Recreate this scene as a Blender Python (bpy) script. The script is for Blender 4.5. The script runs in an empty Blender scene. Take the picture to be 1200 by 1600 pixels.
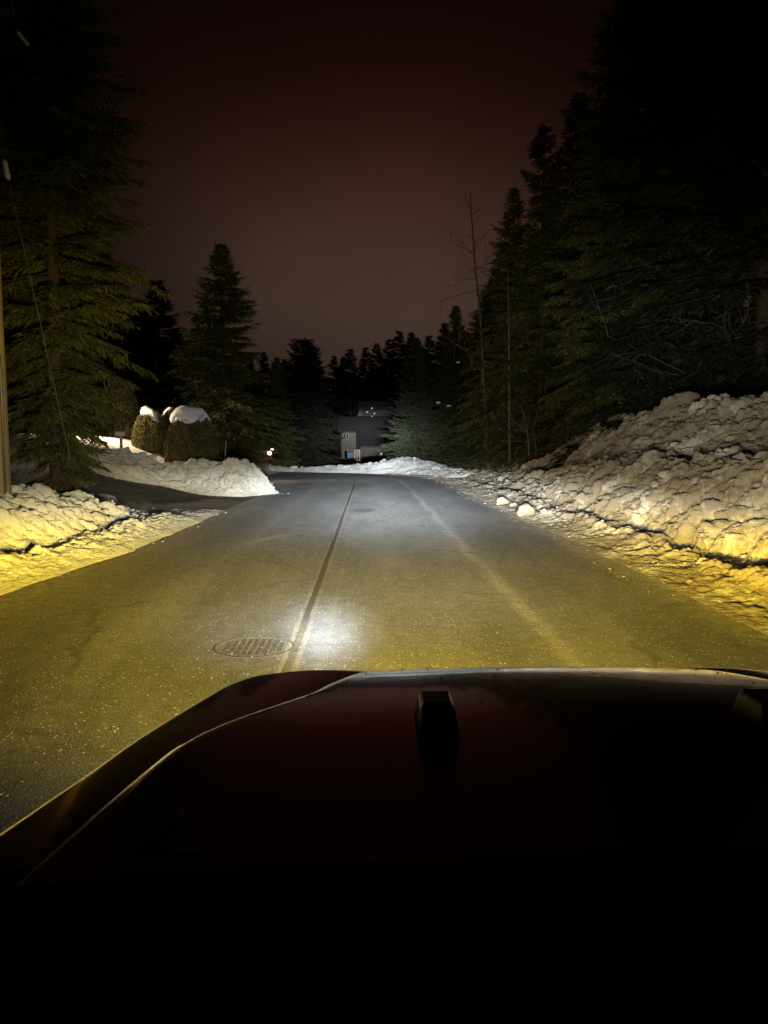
import bpy, math, random
import numpy as np
from mathutils import Vector, Matrix

random.seed(7)
RNG = np.random.default_rng(7)
scene = bpy.context.scene
COL = scene.collection
PI = math.pi

# ------------------------------------------------------------------ camera
CAM = np.array([0.0, 0.0, 1.6])
F = 1186.0
PITCH = math.atan(103.0 / F)
YAW = math.atan(25.0 / F)          # turned a little to the right of the road axis
cp, sp = math.cos(PITCH), math.sin(PITCH)
cy_, sy_ = math.cos(YAW), math.sin(YAW)
FWD = np.array([sy_ * cp, cy_ * cp, -sp])
RIGHT = np.array([cy_, -sy_, 0.0])
UP = np.cross(RIGHT, FWD)

def ray(px, py):
    return FWD + RIGHT * (px - 600) / F + UP * (800 - py) / F

def at_y(px, py, y):
    """world point seen at a photo pixel on the vertical plane y metres ahead"""
    r = ray(px, py)
    return CAM + r * (y / r[1])

def on_ground(px, py, z=0.0):
    r = ray(px, py)
    return CAM + r * ((z - CAM[2]) / r[2])

cam_d = bpy.data.cameras.new('camera')
cam = bpy.data.objects.new('camera', cam_d)
COL.objects.link(cam)
cam_d.sensor_fit = 'VERTICAL'
cam_d.sensor_height = 36.0
cam_d.sensor_width = 27.0
cam_d.lens = 36.0 * F / 1600.0
cam_d.clip_start = 0.02
cam_d.clip_end = 3000
M3 = Matrix((RIGHT, UP, -FWD)).transposed()
cam.matrix_world = Matrix.Translation(Vector(CAM)) @ M3.to_4x4()
scene.camera = cam

# ------------------------------------------------------------------ object helpers
def tag(o, label=None, cat=None, group=None, kind=None):
    if label: o['label'] = label
    if cat: o['category'] = cat
    if group: o['group'] = group
    if kind: o['kind'] = kind
    return o

def empty(name, loc=(0, 0, 0), rz=0.0, scale=1.0):
    o = bpy.data.objects.new(name, None)
    COL.objects.link(o)
    o.location = loc
    o.rotation_euler = (0, 0, rz)
    o.scale = (scale, scale, scale) if not isinstance(scale, (tuple, list)) else scale
    o.empty_display_size = 0.2
    return o

def obj(name, mesh, parent=None):
    o = bpy.data.objects.new(name, mesh)
    COL.objects.link(o)
    if parent is not None:
        o.parent = parent
    return o

def copy_tree(o, parent=None):
    c = o.copy()
    COL.objects.link(c)
    c.parent = parent
    for ch in list(o.children):
        copy_tree(ch, c)
    return c

class MB:
    """collects vertices and polygons and turns them into one mesh"""
    def __init__(self):
        self.v, self.f, self.m, self.n = [], [], [], 0
    def add(self, V, Fc, mi=0):
        V = np.asarray(V, float).reshape(-1, 3)
        self.v.append(V)
        for f in Fc:
            self.f.append([i + self.n for i in f])
            self.m.append(mi)
        self.n += len(V)
        return self
    def box(self, c, s, rz=0.0, mi=0):
        x, y, z = [k / 2 for k in s]
        V = np.array([(-x, -y, -z), (x, -y, -z), (x, y, -z), (-x, y, -z), (-x, -y, z), (x, -y, z), (x, y, z), (-x, y, z)])
        if rz:
            a, b = math.cos(rz), math.sin(rz)
            V = V @ np.array([[a, b, 0], [-b, a, 0], [0, 0, 1]])
        return self.add(V + np.array(c), [(0, 3, 2, 1), (4, 5, 6, 7), (0, 1, 5, 4), (1, 2, 6, 5), (2, 3, 7, 6), (3, 0, 4, 7)], mi)
    def tube(self, pts, rad, sides=8, mi=0, caps=True):
        pts = np.asarray(pts, float)
        n = len(pts)
        rad = np.broadcast_to(np.asarray(rad, float), (n,))
        t = np.gradient(pts, axis=0)
        t /= np.linalg.norm(t, axis=1)[:, None] + 1e-12
        ref = np.array([0, 0, 1.0]) if abs(t[0][2]) < 0.9 else np.array([1.0, 0, 0])
        V = []
        for i in range(n):
            a = np.cross(ref, t[i]); a /= np.linalg.norm(a) + 1e-12
            b = np.cross(t[i], a)
            ang = np.arange(sides) * 2 * PI / sides
            V.append(pts[i] + rad[i] * (np.cos(ang)[:, None] * a + np.sin(ang)[:, None] * b))
        Fc = []
        for i in range(n - 1):
            for k in range(sides):
                k2 = (k + 1) % sides
                Fc.append((i * sides + k, i * sides + k2, (i + 1) * sides + k2, (i + 1) * sides + k))
        if caps:
            Fc.append(tuple(range(sides))[::-1]); Fc.append(tuple((n - 1) * sides + k for k in range(sides)))
        return self.add(np.concatenate(V), Fc, mi)
    def lathe(self, prof, c, axis='z', sides=24, mi=0):
        """prof: (radius, height) pairs, open rings"""
        prof = np.asarray(prof, float)
        ang = np.arange(sides) * 2 * PI / sides
        V = []
        for r, h in prof:
            a, b, hh = r * np.cos(ang), r * np.sin(ang), np.full(sides, h)
            V.append(np.stack({'z': (a, b, hh), 'y': (a, hh, b), 'x': (hh, a, b)}[axis], 1))
        Fc = []
        for i in range(len(prof) - 1):
            for k in range(sides):
                k2 = (k + 1) % sides
                Fc.append((i * sides + k, i * sides + k2, (i + 1) * sides + k2, (i + 1) * sides + k))
        return self.add(np.concatenate(V) + np.array(c), Fc, mi)
    def mesh(self, name, mats, smooth=False):
        me = bpy.data.meshes.new(name)
        me.from_pydata(np.concatenate(self.v).tolist() if self.v else [], [], self.f)
        for m in (mats if isinstance(mats, (list, tuple)) else [mats]):
            me.materials.append(m)
        if any(self.m):
            me.polygons.foreach_set('material_index', self.m)
        if smooth:
            me.polygons.foreach_set('use_smooth', [True] * len(me.polygons))
        me.update()
        return me
    def build(self, name, mats, parent=None, smooth=False, bevel=0.0):
        o = obj(name, self.mesh(name, mats, smooth), parent)
        if bevel:
            b = o.modifiers.new('bevel', 'BEVEL'); b.width = bevel; b.segments = 2; b.limit_method = 'ANGLE'
        return o

def grid_mesh(name, P, mat, uv=None, smooth=True, attr=None):
    """P: (n, m, 3) array of points -> quad grid mesh, quickly"""
    n, m = P.shape[:2]
    me = bpy.data.meshes.new(name)
    idx = np.arange(n * m).reshape(n, m)
    q = np.stack([idx[:-1, :-1], idx[1:, :-1], idx[1:, 1:], idx[:-1, 1:]], -1).reshape(-1, 4)
    fast_mesh(me, P.reshape(-1, 3), q)
    if uv is not None:
        l = me.uv_layers.new(name='UVMap')
        l.data.foreach_set('uv', uv.reshape(-1, 2)[q.reshape(-1)].astype(np.float32).ravel())
    me.materials.append(mat)
    if smooth:
        me.polygons.foreach_set('use_smooth', np.ones(len(q), bool))
    me.update()
    return me

def fast_mesh(me, V, q):
    k = q.shape[1]
    me.vertices.add(len(V)); me.vertices.foreach_set('co', np.asarray(V, np.float32).ravel())
    me.loops.add(q.size); me.loops.foreach_set('vertex_index', q.ravel().astype(np.int32))
    me.polygons.add(len(q))
    me.polygons.foreach_set('loop_start', np.arange(0, q.size, k, dtype=np.int32))
    me.polygons.foreach_set('loop_total', np.full(len(q), k, np.int32))
    me.update(calc_edges=True)

# ------------------------------------------------------------------ numeric noise
def h01(ix, iy, iz=0, seed=0):
    ix, iy = np.asarray(ix).astype(np.int64), np.asarray(iy).astype(np.int64)
    iz = np.asarray(iz).astype(np.int64)
    n = (ix * 374761393 + iy * 668265263 + iz * 2147483647 + seed * 974634777) & 0xFFFFFFFF
    n = ((n ^ (n >> 13)) * 1274126177) & 0xFFFFFFFF
    n = ((n ^ (n >> 15)) * 2246822519) & 0xFFFFFFFF
    return ((n ^ (n >> 16)) & 0xFFFFFF) / float(0xFFFFFF)

def vnoise(x, y, seed=0):
    ix, iy = np.floor(x), np.floor(y)
    fx, fy = x - ix, y - iy
    fx, fy = fx * fx * (3 - 2 * fx), fy * fy * (3 - 2 * fy)
    a, b = h01(ix, iy, 0, seed), h01(ix + 1, iy, 0, seed)
    c, d = h01(ix, iy + 1, 0, seed), h01(ix + 1, iy + 1, 0, seed)
    return (a * (1 - fx) + b * fx) * (1 - fy) + (c * (1 - fx) + d * fx) * fy

def fbm(x, y, oct=4, seed=0):
    s, a = 0, 0.5
    for k in range(oct):
        s = s + a * vnoise(x * 2 ** k + 17.3 * k, y * 2 ** k - 9.1 * k, seed + k)
        a *= 0.5
    return s

def lumps(x, y, seed=0, rad=0.75):
    """rounded clods: the highest of random domes in the neighbouring cells, 0..1"""
    ix, iy = np.floor(x), np.floor(y)
    best = np.zeros_like(x)
    for dx in (-1, 0, 1):
        for dy in (-1, 0, 1):
            cx, cy = ix + dx, iy + dy
            px, py = cx + h01(cx, cy, 1, seed), cy + h01(cx, cy, 2, seed)
            r = rad * (0.45 + 0.55 * h01(cx, cy, 3, seed))
            e = 0.7 + 0.6 * h01(cx, cy, 5, seed)
            d2 = ((x - px) * e) ** 2 + ((y - py) / e) ** 2
            hgt = np.clip(1 - d2 / r ** 2, 0, 1) ** 0.68 * (r / rad) * (0.6 + 0.4 * h01(cx, cy, 4, seed))
            best = np.maximum(best, hgt)
    return best

def ss(t):
    t = np.clip(t, 0, 1)
    return t * t * (3 - 2 * t)

# ------------------------------------------------------------------ materials
def new_mat(name):
    m = bpy.data.materials.new(name)
    m.use_nodes = True
    nt = m.node_tree
    return m, nt, nt.nodes['Principled BSDF']

def node(nt, typ, ins=None, **props):
    n = nt.nodes.new(typ)
    for k, v in props.items():
        setattr(n, k, v)
    for k, v in (ins or {}).items():
        if isinstance(v, bpy.types.NodeSocket):
            nt.links.new(v, n.inputs[k])
        else:
            n.inputs[k].default_value = v
    return n

def mth(nt, op, a, b=0.0, clamp=False):
    n = nt.nodes.new('ShaderNodeMath'); n.operation = op; n.use_clamp = clamp
    for i, v in enumerate((a, b)):
        if isinstance(v, bpy.types.NodeSocket): nt.links.new(v, n.inputs[i])
        else: n.inputs[i].default_value = v
    return n.outputs[0]

class E:
    """arithmetic on node sockets"""
    def __init__(s, nt, k): s.nt, s.k = nt, k
    def _o(s, op, o, r=False):
        o = o.k if isinstance(o, E) else o
        return E(s.nt, mth(s.nt, op, o, s.k) if r else mth(s.nt, op, s.k, o))
    def __add__(s, o): return s._o('ADD', o)
    __radd__ = __add__
    def __sub__(s, o): return s._o('SUBTRACT', o)
    def __rsub__(s, o): return s._o('SUBTRACT', o, True)
    def __mul__(s, o): return s._o('MULTIPLY', o)
    __rmul__ = __mul__
    def __truediv__(s, o): return s._o('DIVIDE', o)
    def __rtruediv__(s, o): return s._o('DIVIDE', o, True)
    def abs(s): return E(s.nt, mth(s.nt, 'ABSOLUTE', s.k))
    def exp(s): return E(s.nt, mth(s.nt, 'EXPONENT', s.k))
    def max(s, o): return s._o('MAXIMUM', o)
    def min(s, o): return s._o('MINIMUM', o)
    def gt(s, o): return s._o('GREATER_THAN', o)
    def clamp(s): return E(s.nt, mth(s.nt, 'ADD', s.k, 0.0, True))
    def gauss(s, c, w):
        t = (s - c) / w
        return (t * t * -1.0).exp()
    def step(s, a, b):
        n = s.nt.nodes.new('ShaderNodeMapRange'); n.interpolation_type = 'SMOOTHSTEP'
        s.nt.links.new(s.k, n.inputs['Value'])
        n.inputs['From Min'].default_value = min(a, b); n.inputs['From Max'].default_value = max(a, b)
        n.inputs['To Min'].default_value, n.inputs['To Max'].default_value = (0, 1) if a < b else (1, 0)
        return E(s.nt, n.outputs[0])

def mix(nt, fac, a, b):
    n = nt.nodes.new('ShaderNodeMix'); n.data_type = 'RGBA'
    fac = fac.k if isinstance(fac, E) else fac
    for i, v in ((0, fac), (6, a), (7, b)):
        if isinstance(v, bpy.types.NodeSocket): nt.links.new(v, n.inputs[i])
        else: n.inputs[i].default_value = v if i == 0 else (*v, 1) if len(v) == 3 else v
    return n.outputs[2]

def coords(nt, kind='Object', scale=None):
    o = nt.nodes.new('ShaderNodeTexCoord').outputs[kind]
    if scale is not None:
        o = node(nt, 'ShaderNodeMapping', {'Vector': o, 'Scale': scale}).outputs[0]
    return o

def noise(nt, vec, scale, detail=4.0, rough=0.55):
    return node(nt, 'ShaderNodeTexNoise', {'Vector': vec, 'Scale': scale, 'Detail': detail, 'Roughness': rough}).outputs['Fac']

def voro(nt, vec, scale, feature='F1', out='Distance', rnd=1.0):
    n = node(nt, 'ShaderNodeTexVoronoi', {'Vector': vec, 'Scale': scale, 'Randomness': rnd}, feature=feature)
    return n.outputs[out]

def bump(nt, bsdf, h, strength=0.5, dist=0.02):
    h = h.k if isinstance(h, E) else h
    b = node(nt, 'ShaderNodeBump', {'Strength': strength, 'Distance': dist, 'Height': h})
    nt.links.new(b.outputs[0], bsdf.inputs['Normal'])
    return b

def simple(name, col, rough=0.6, var=0.25, vscale=6.0, metal=0.0, coat=0.0, bumps=0.0, bscale=60.0, spec=0.5):
    m, nt, b = new_mat(name)
    c = coords(nt)
    f = noise(nt, c, vscale)
    lo = [k * (1 - var) for k in col]; hi = [min(1, k * (1 + var)) for k in col]
    nt.links.new(mix(nt, f, lo, hi), b.inputs['Base Color'])
    b.inputs['Roughness'].default_value = rough
    b.inputs['Metallic'].default_value = metal
    b.inputs['Coat Weight'].default_value = coat
    b.inputs['Specular IOR Level'].default_value = spec
    if bumps:
        bump(nt, b, noise(nt, c, bscale), bumps, 0.01)
    return m

def emit(name, col, strength):
    m, nt, b = new_mat(name)
    b.inputs['Base Color'].default_value = (*col, 1)
    b.inputs['Emission Color'].default_value = (*col, 1)
    b.inputs['Emission Strength'].default_value = strength
    return m

def snow_material(name, clean, dirt, dirt_amt, ripple=0.0):
    m, nt, b = new_mat(name)
    c = coords(nt)
    n1 = noise(nt, c, 0.9, 5, 0.6); n2 = noise(nt, c, 9.0, 5, 0.65)
    d = (E(nt, n1) * 0.6 + E(nt, n2) * 0.4).step(0.62 - dirt_amt, 0.78 - dirt_amt)
    grit = E(nt, voro(nt, c, 38.0)).step(0.2, 0.12) * E(nt, noise(nt, c, 3.0)).step(0.45, 0.65) * 0.6
    col = mix(nt, d * 0.85, clean, dirt)
    col = mix(nt, grit, col, (0.12, 0.085, 0.05))
    nt.links.new(col, b.inputs['Base Color'])
    b.inputs['Roughness'].default_value = 0.75
    b.inputs['Specular IOR Level'].default_value = 0.25
    b.inputs['Diffuse Roughness'].default_value = 0.6
    h = E(nt, noise(nt, c, 14.0, 6, 0.62)) * 1.0 + E(nt, voro(nt, c, 22.0)) * -0.45 + E(nt, noise(nt, c, 70.0, 3)) * 0.22
    bump(nt, b, h, 0.75, 0.045)
    return m

MAT = {}
MAT['snow_near'] = snow_material('plowed_snow', (0.74, 0.73, 0.69), (0.42, 0.36, 0.27), 0.13)
MAT['snow_pile'] = snow_material('dirty_plowed_snow', (0.76, 0.73, 0.66), (0.30, 0.24, 0.16), 0.26)
MAT['snow_clean'] = snow_material('fresh_snow', (0.82, 0.82, 0.83), (0.7, 0.68, 0.65), -0.1)

# --- asphalt: UV = (metres right of the lane axis, metres along the road)
def asphalt_material():
    m, nt, b = new_mat('salted_asphalt')
    uv = coords(nt, 'UV')
    sep = node(nt, 'ShaderNodeSeparateXYZ', {'Vector': uv})
    u, v = E(nt, sep.outputs[0]), E(nt, sep.outputs[1])
    big = E(nt, noise(nt, node(nt, 'ShaderNodeMapping', {'Vector': uv, 'Scale': (1.0, 0.25, 1)}).outputs[0], 1.1, 5, 0.6))
    mid = E(nt, noise(nt, uv, 7.0, 5, 0.6))
    fine = E(nt, noise(nt, uv, 60.0, 4, 0.6))
    agg = E(nt, voro(nt, uv, 95.0))                                      # stones of the aggregate
    aggc = E(nt, node(nt, 'ShaderNodeSeparateColor', {0: voro(nt, uv, 95.0, out='Color')}).outputs[0])
    # dusty salt film: wheel tracks stay darker, the bands beside them dry white
    wob = (big - 0.5) * 0.35
    track = (u + wob).gauss(1.52, 0.09) * 1.1 + (u + wob).gauss(-2.0, 0.22) * 0.45 + (u + wob).gauss(0.35, 0.6) * 0.25 + (u + wob).gauss(-3.1, 0.25) * 0.4
    film = ((big * 1.3 + mid * 0.8 - 0.75).clamp() * 0.62 + track * (fine * 1.5 + mid * 1.0 - 0.75).clamp() * 0.5)
    base = mix(nt, aggc * 0.6 + fine * 0.6 - 0.1, (0.045, 0.045, 0.046), (0.18, 0.177, 0.17))
    col = mix(nt, (film * 0.85).clamp(), base, (0.46, 0.455, 0.44))
    # sand swept to both edges
    sand = ((u + wob * 0.6).step(2.9, 3.5) + (u - wob * 0.6).step(-2.85, -3.5)).clamp() * (fine * 0.9 + 0.3).clamp()
    col = mix(nt, sand * 0.8, col, (0.30, 0.265, 0.20))
    slush = ((u + wob).step(2.95, 3.45) + (u - wob).step(-3.15, -3.75)).clamp() * (mid * 2.2 + fine * 1.4 - 1.55).clamp()
    col = mix(nt, slush * 0.9, col, (0.60, 0.57, 0.50))
    # loose grains of salt and grit
    dens = (E(nt, noise(nt, uv, 1.7, 4)) * 0.6 + track * 0.62 + sand * 0.45)
    cell = node(nt, 'ShaderNodeTexVoronoi', {'Vector': uv, 'Scale': 30.0})
    crnd = E(nt, node(nt, 'ShaderNodeSeparateColor', {0: cell.outputs['Color']}).outputs[0])
    grain = E(nt, cell.outputs['Distance']).step(0.30, 0.16) * (crnd + dens * 0.55).gt(1.0)
    cell2 = node(nt, 'ShaderNodeTexVoronoi', {'Vector': uv, 'Scale': 80.0})
    crnd2 = E(nt, node(nt, 'ShaderNodeSeparateColor', {0: cell2.outputs['Color']}).outputs[0])
    grain2 = E(nt, cell2.outputs['Distance']).step(0.34, 0.2) * (crnd2 + dens * 0.6).gt(0.98)
    grains = grain.max(grain2 * 0.8).clamp()
    col = mix(nt, grains, col, (0.85, 0.82, 0.72))
    # tar-filled centre joint between two worn-out yellow lines
    uc = u + 0.57 + (E(nt, noise(nt, uv, 1.3, 3)) - 0.5) * 0.035
    worn = (fine * 1.2 + mid * 0.6 - 0.45).clamp()
    yl = (uc.abs().gauss(0.055, 0.016) * 0.9 + uc.gauss(0.24, 0.02) * 0.45) * worn
    col = mix(nt, yl.clamp() * 0.38, col, (0.50, 0.42, 0.22))
    seam = uc.abs().step(0.036, 0.022) * (fine * 0.5 + 0.6).clamp()
    col = mix(nt, seam * 0.72, col, (0.05, 0.042, 0.03))
    pale = uc.abs().step(0.085, 0.06) * v.step(6.9, 6.3) * (fine * 2.4 + mid * 1.6 - 1.35).clamp()
    col = mix(nt, pale * 0.18, col, (0.62, 0.54, 0.36))
    spot = (((u + 0.12) * (u + 0.12) + (v - 18.6) * (v - 18.6) * 0.25) * 1.0 + (mid - 0.5) * 0.06).step(0.12, 0.05)
    col = mix(nt, spot * 0.6, col, (0.05, 0.05, 0.052))
    drag = (u + 1.75 - (v - 12.8) * 0.35).gauss(0.0, 0.10) * v.gauss(12.8, 0.7) * (fine * 1.4 - 0.2).clamp()
    col = mix(nt, drag * 0.8, col, (0.5, 0.48, 0.42))
    crk = E(nt, voro(nt, node(nt, 'ShaderNodeVectorMath', {0: uv, 1: node(nt, 'ShaderNodeVectorMath', {0: node(nt, 'ShaderNodeTexNoise', {'Vector': uv, 'Scale': 2.0, 'Detail': 4.0}).outputs['Color'], 'Scale': 0.5}, operation='SCALE').outputs[0]}, operation='ADD').outputs[0], 0.33, 'DISTANCE_TO_EDGE')).step(0.012, 0.003) * big.step(0.45, 0.6)
    col = mix(nt, crk * 0.42, col, (0.035, 0.033, 0.03))
    nt.links.new(col, b.inputs['Base Color'])
    rg = (0.82 - film * 0.1 - seam * 0.25)
    nt.links.new(rg.k, b.inputs['Roughness'])
    b.inputs['Specular IOR Level'].default_value = 0.3
    b.inputs['Diffuse Roughness'].default_value = 1.0
    h = agg * -0.6 + fine * 0.5 + grains * 0.8 - seam * 0.6
    bump(nt, b, h, 0.9, 0.012)
    return m
MAT['asphalt'] = asphalt_material()
MAT['drive'] = simple('salted_driveway_asphalt', (0.22, 0.217, 0.21), 0.8, 0.9, 1.6, bumps=0.8, bscale=70)
MAT['bark'] = simple('conifer_bark', (0.06, 0.042, 0.03), 0.9, 0.45, 9.0, bumps=0.8, bscale=25)
MAT['bare_bark'] = simple('grey_bark', (0.14, 0.12, 0.095), 0.85, 0.4, 7.0, bumps=0.5, bscale=30)
def foliage(name, a, b2, scale=1.3):
    m, nt, b = new_mat(name)
    c = coords(nt)
    f = (E(nt, noise(nt, c, scale, 4)) * 0.6 + E(nt, noise(nt, c, scale * 9, 3)) * 0.4).step(0.35, 0.65)
    nt.links.new(mix(nt, f, a, b2), b.inputs['Base Color'])
    b.inputs['Roughness'].default_value = 0.65
    b.inputs['Specular IOR Level'].default_value = 0.3
    return m
MAT['needle'] = foliage('spruce_needles', (0.055, 0.060, 0.020), (0.15, 0.16, 0.050))
MAT['needle_blue'] = foliage('grey_green_needles', (0.06, 0.068, 0.036), (0.14, 0.15, 0.085))
MAT['cedar'] = foliage('cedar_foliage', (0.06, 0.060, 0.020), (0.14, 0.125, 0.045), 3.0)
MAT['dark_needle'] = foliage('shaded_needles', (0.018, 0.019, 0.012), (0.04, 0.042, 0.024))  # darker needle copy, shade of the unlit trees put into the colour

# ------------------------------------------------------------------ terrain
def terrain(x, y):
    x, y = np.asarray(x, float), np.asarray(y, float)
    left = 2.1 * ss((-x - 5.0) / 8.0) * ss((y - 9.0) / 13.0) * ss((75 - y) / 25.0)
    far = -np.clip((y - 54) * 0.028, 0, 2.2)
    return left + far

def hit(px, py, dz=0.0):
    """point where the ray of a photo pixel meets the terrain"""
    r = ray(px, py)
    t = np.linspace(3, 120, 6000)
    P = CAM + r * t[:, None]
    below = P[:, 2] < terrain(P[:, 0], P[:, 1]) + dz
    i = int(np.argmax(below)) if below.any() else len(t) - 1
    return P[i]

ys = np.concatenate([np.linspace(-40, 0, 9), np.linspace(2, 80, 80), np.linspace(85, 200, 24), np.linspace(230, 900, 12)])
xs = np.concatenate([np.linspace(-500, -60, 10), np.linspace(-50, 50, 101), np.linspace(60, 500, 10)])
X, Y = np.meshgrid(xs, ys)
Z = terrain(X, Y) - 0.012 + 0.10 * (fbm(X * 0.5, Y * 0.5, 4, 3) - 0.5) * ss((np.abs(X + 0.0) - 5.5) / 3.0)
Z = np.where((np.abs(X) < 6) & (Y < 52), -0.012, Z)
g = obj('ground', grid_mesh('ground', np.stack([X, Y, Z], -1), MAT['snow_clean']))
tag(g, kind='structure')

# road: straight, then bending away to the left behind the left bank
RE = np.array([(3.3, -8), (3.3, 2), (3.38, 7), (3.48, 11.5), (3.34, 17), (3.4, 24), (3.45, 31), (3.15, 37), (2.0, 41.5), (-0.5, 44.6), (-5, 47.0), (-11, 48.6), (-22, 50.5), (-45, 53)])
LE = np.array([(-3.95, -8), (-3.95, 2), (-3.95, 8), (-3.62, 12), (-3.6, 17), (-3.55, 23), (-3.5, 27), (-3.9, 31), (-4.9, 35.5), (-6.8, 38.5), (-10, 40.8), (-15, 42.2), (-24, 44), (-45, 46.5)])
def resample(P, n):
    t = np.arange(len(P)); tt = np.linspace(0, len(P) - 1, n)
    # Catmull-Rom through the points
    i = np.clip(np.floor(tt).astype(int), 0, len(P) - 2); f = (tt - i)[:, None]
    g_ = lambda k: P[np.clip(k, 0, len(P) - 1)]
    a, b, c, d = g_(i - 1), g_(i), g_(i + 1), g_(i + 2)
    return 0.5 * (2 * b + (c - a) * f + (2 * a - 5 * b + 4 * c - d) * f ** 2 + (3 * b - a - 3 * c + d) * f ** 3)
nr = 160
R_, L_ = resample(RE, nr), resample(LE, nr)
mid_ = (R_ + L_) / 2
vlen = np.concatenate([[0], np.cumsum(np.linalg.norm(np.diff(mid_, axis=0), axis=1))]) - 8
k = np.linspace(0, 1, 21)
P2 = L_[:, None, :] * (1 - k)[None, :, None] + R_[:, None, :] * k[None, :, None]
crown = 0.02 * (1 - (2 * k - 1) ** 2)
P3 = np.concatenate([P2, np.broadcast_to(crown[None, :, None] + 0.004, (nr, 21, 1))], -1)
wid = np.linalg.norm(R_ - L_, axis=1)
# texture metres: true metres on the straight
UU = np.where(mid_[:, 1:2] < 30, P2[:, :, 0], (k[None, :] * wid[:, None]) - wid[:, None] / 2 + 0.02)
UU = P2[:, :, 0] * ss((40 - mid_[:, 1:2]) / 8) + ((k[None, :] - 0.5) * wid[:, None]) * (1 - ss((40 - mid_[:, 1:2]) / 8))
uv = np.stack([UU, np.broadcast_to(vlen[:, None], UU.shape)], -1)
road = obj('road', grid_mesh('road', P3, MAT['asphalt'], uv))
tag(road, kind='structure')

# driveway climbing to the left between the banks
far_px = [(440, 771), (375, 776), (318, 774), (262, 762), (210, 754), (161, 743), (131, 735), (95, 728)]
near_px = [(405, 792), (335, 803), (262, 790), (222, 774), (190, 765), (140, 757), (100, 750), (60, 745)]
FP = np.array([hit(*p) for p in far_px]); NP_ = np.array([hit(*p) for p in near_px])
dF, dN = resample(FP, 50), resample(NP_, 50)
k = np.linspace(-0.10, 1.7, 19)
D3 = dF[:, None, :] * (1 - k)[None, :, None] + dN[:, None, :] * k[None, :, None]
D3[:, :, 2] = terrain(D3[:, :, 0], D3[:, :, 1]) + 0.012
D3[:, :, 2] -= 0.015 * ss((D3[:, :, 0] + 4.6) / 0.9)
tag(obj('driveway', grid_mesh('driveway', D3, MAT['drive'])), kind='structure')

# ------------------------------------------------------------------ snow banks
def icosphere(sub):
    import bmesh
    bm = bmesh.new(); bmesh.ops.create_icosphere(bm, subdivisions=sub, radius=1.0)
    V = np.array([v.co[:] for v in bm.verts]); Fc = np.array([[v.index for v in f.verts] for f in bm.faces])
    bm.free(); return V, Fc
ICO1, ICO2 = icosphere(2), icosphere(3)

def clod(seed, ico=ICO1):
    V, Fc = ico
    r = np.random.default_rng(seed)
    W = V.copy()
    for _ in range(5):                       # broken faces
        n = r.normal(size=3); n /= np.linalg.norm(n)
        d = W @ n; lim = r.uniform(0.55, 0.85)
        W = W - np.clip(d - lim, 0, None)[:, None] * n * 0.8
    W *= (1 + 0.18 * (fbm(W[:, :1] * 2 + seed, W[:, 1:2] * 2 + W[:, 2:] * 1.7, 3, seed) - 0.5) * 2)
    return W * r.uniform(0.75, 1.2, 3)
CLODS = [clod(100 + i) for i in range(14)]

def smooth_rows(A, n=2):
    for _ in range(n):
        B = A.copy(); B[:, 1:-1] = (A[:, :-2] + 2 * A[:, 1:-1] + A[:, 2:]) / 4; A = B
    return A

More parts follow.
